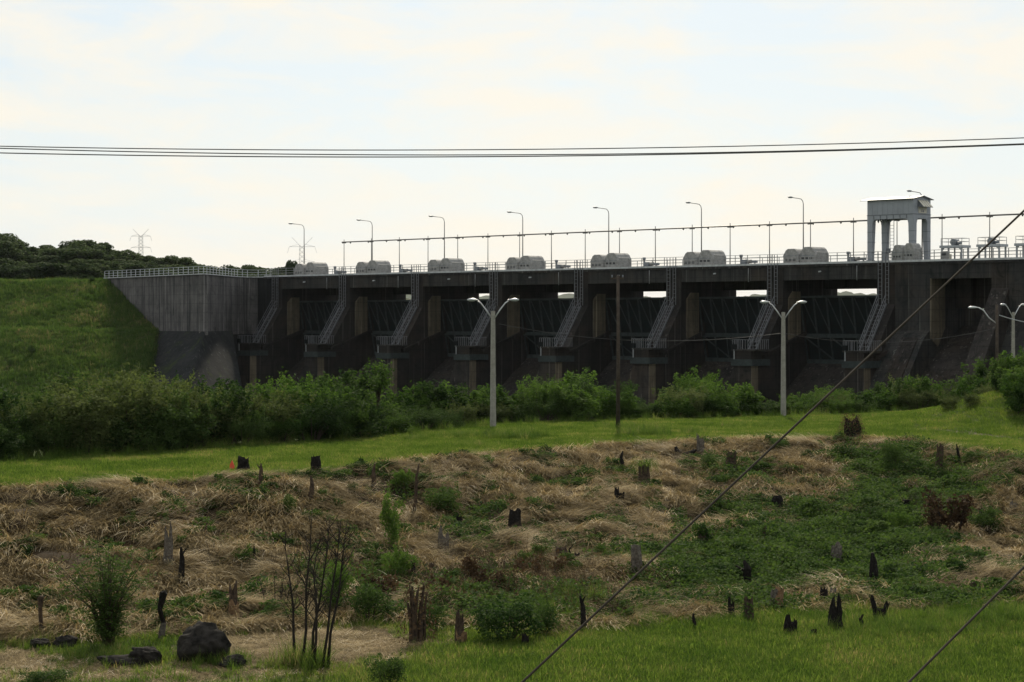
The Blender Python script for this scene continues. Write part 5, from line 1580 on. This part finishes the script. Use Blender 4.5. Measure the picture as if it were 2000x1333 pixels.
# creepers
def creeper(seed, n=46, w=.55):
    gg = np.random.default_rng(seed)
    C = np.stack([gg.normal(size=n) * w * .45, gg.normal(size=n) * w * .45, gg.uniform(.03, .34, n)], 1)
    C[:, 2] *= np.exp(-(np.hypot(C[:, 0], C[:, 1]) / w) ** 2)+.15
    return leaf_mesh('creeper', C, unit(gg.normal(size=(n, 3)) * .55 + np.array([0, 0, 1.0])), gg.uniform(.06, .13, n), gg, M['vine'], .4)
CV = [creeper(480 + i) for i in range(5)]
X, Y, g = samp(60000, -24, 34, 66, 130, 35)
t = bank_t(X, Y); gm_ = green_mask(X, Y)
k = inview(X, Y) & (t > .0) & (t < .99) & (gm_ > g.uniform(.2, .9, len(X)))
X, Y = X[k], Y[k]
scatter('green_creepers', P3(X, Y), g.uniform(0, 6.28, len(X)), g.uniform(.6, 1.5, len(X)), g.integers(0, 5, len(X)), CV, 'low green creepers and weeds over the right half of bank', 'creepers')
# dark weeds in the hollows of the bank
WD = [bush_meshes(540 + i, .8, .5, 260, .10, M['vine'] if i % 2 else M['bush'], 8, 6)[0] for i in range(5)]
X, Y, g = samp(16000, -26, 34, 67, 128, 38)
t = bank_t(X, Y)
lo = fbm(X * .7 + 31, Y * .42 + 8, 4)
k = inview(X, Y) & (t > .02) & (t < .97) & ((lo > g.uniform(.5, .72, len(X))) | (green_mask(X, Y) > g.uniform(.7, 2.2, len(X))))
X, Y = X[k], Y[k]
scatter('dark_weeds', P3(X, Y) - np.array([0, 0, .04]), g.uniform(0, 6.28, len(X)), g.uniform(.45, 1.25, len(X)), g.integers(0, 5, len(X)), WD, 'scattered dark weeds growing through the straw of the bank', 'weeds')
# dead brush tangled over the hollow at the middle of the bank
DB = [tuft('brush', 560 + i, 46, .45, (.4, 1.3), (.1, 1.3), (-1.6, .6), (.006, .016), M['deadleaf'] if i < 3 else M['twigleaf'], 4) for i in range(5)]
X, Y, g = samp(14000, -20, 30, 67, 120, 39)
t = bank_t(X, Y); px, py = px_of(X, Y, hgt(X, Y))
dm = 1.1 * blob(px, py, 1010, 1135, 220, 50) + .8 * blob(px, py, 600, 1130, 110, 60) + .6 * blob(px, py, 870, 970, 90, 50) + .6 * blob(px, py, 1830, 1010, 120, 50) + .5 * blob(px, py, 1150, 1200, 120, 30) + .35 * blob(px, py, 300, 1050, 200, 60) + .9 * (fbm(X * .8 + 3, Y * .5, 4) - .5)
k = inview(X, Y) & (t > .02) & (t < .97) & (dm > g.uniform(.3, 1.1, len(X)))
X, Y = X[k], Y[k]
scatter('dead_brush', P3(X, Y), g.uniform(0, 6.28, len(X)), g.uniform(.5, 1.1, len(X)), g.integers(0, 5, len(X)), DB, 'dark dead brush tangled over the middle of the bank', 'brush')
# taller grass: along the toe, on the lawn clumps, at the thicket edge, round rocks and sapling
TG = [tuft('tall_tuft', 500 + i, 34, .22, (.35, .95), (.8, 1.5), (-1.3, -.1), (.008, .015), M['tall'], 4) for i in range(4)]
PX, PY, SC = [], [], []
g = np.random.default_rng(36)
for cx, cy, rx, ry, n, s in [(1000, 856, 55, 5, 90, .9), (1268, 850, 42, 5, 70, .85), (1350, 846, 22, 3, 26, .6), (1090, 866, 26, 2, 18, .4), (925, 872, 30, 3, 24, .5),
                             (590, 1300, 55, 12, 26, 1.0), (430, 1296, 50, 10, 34, .55), (240, 1285, 90, 14, 40, .55), (60, 1262, 60, 12, 30, .5),
                             (1760, 1232, 130, 26, 170, .6), (1930, 1218, 80, 24, 130, .7), (1800, 1290, 160, 30, 90, .4), (1300, 1290, 200, 30, 80, .35), (1050, 1290, 120, 25, 50, .35), (1450, 1222, 110, 16, 70, .5), (1250, 1225, 90, 14, 50, .5),
                             (617, 905, 3, 2, 2, 1.0), (1560, 822, 60, 4, 46, .6), (1480, 835, 60, 4, 36, .5), (1230, 838, 50, 5, 40, .6), (1700, 815, 60, 3, 40, .5), (900, 855, 40, 5, 40, .6), (820, 860, 40, 5, 30, .6),
                             (1120, 1180, 80, 25, 46, .7), (1010, 950, 60, 30, 12, .6)]:
    for _ in range(n):
        PX.append(cx + g.normal() * rx * .6); PY.append(cy + g.normal() * ry * .6); SC.append(s * g.uniform(.7, 1.3))
for sp_, (px_, py_, *_r) in zip(STUMP_AT, STUMPS):
    for _ in range(3):
        PX.append(px_ + g.normal() * 9); PY.append(py_ + g.uniform(0, 5)); SC.append(g.uniform(.22, .45))
for _ in range(420):
    q = g.uniform(-20, 2020); PX.append(q); PY.append(None); SC.append(g.uniform(.5, 1.0))
P = []
for a, b_ in zip(PX, PY):
    if b_ is None:
        yf = 120.0
        for _ in range(8): yf = np.interp((a - 1000) / F * yf, FX, FY)
        Y0 = yf + g.uniform(-.3, 3.5); X0 = (a - 1000) / F * Y0
        P.append((X0, Y0, EYE + float(hgt(X0, Y0))))
    else: P.append(tuple(ground_at(a, b_)))
scatter('tall_grass', np.array(P), g.uniform(0, 6.28, len(P)), np.array(SC), g.integers(0, 4, len(P)), TG, 'clumps of taller green grass on lawn edges and round stumps', 'grass')
# embankment grass
X, Y, g = samp(70000, -132, -30, 285, 372, 37)
k = inview(X, Y, 120)
X, Y = X[k], Y[k]
up = (X - A_.x) * DW.x + (Y - A_.y) * DW.y
hh = emb_h(X, Y)
k = (hh > -14) & (up < 3)
X, Y, hh = X[k], Y[k], hh[k]
EG = [tuft('slope_tuft', 520 + i, 16, .5, (.3, .75), (.7, 1.5), (-1.0, .2), (.02, .05), M['emb'], 2) for i in range(4)]
scatter('embankment_grass', np.stack([X, Y, hh + EYE], 1), g.uniform(0, 6.28, len(X)), g.uniform(.5, 1.25, len(X)) * (.5 + fbm(X * .2, Y * .2)), g.integers(0, 4, len(X)), EG, 'rough green grass covering the embankment slope', 'grass')

# ------------------------------------------------------------------ humid air between camera and far bank
hz = bpy.data.materials.new('humid_air'); hz.use_nodes = True
hn, hl = hz.node_tree.nodes, hz.node_tree.links
hn.clear()
ho = hn.new('ShaderNodeOutputMaterial'); hv = hn.new('ShaderNodeVolumePrincipled')
hv.inputs['Color'].default_value = (0.86, 0.92, 1.0, 1); hv.inputs['Density'].default_value = 0.000018; hv.inputs['Anisotropy'].default_value = 0.25
hl.new(hv.outputs['Volume'], ho.inputs['Volume'])
HB = MB().box(-4200, 4200, -400, 9200, EYE - 24, EYE + 125)
tag(HB.build('haze', hz), 'thin humid haze filling the air over the valley', 'haze', kind='stuff')
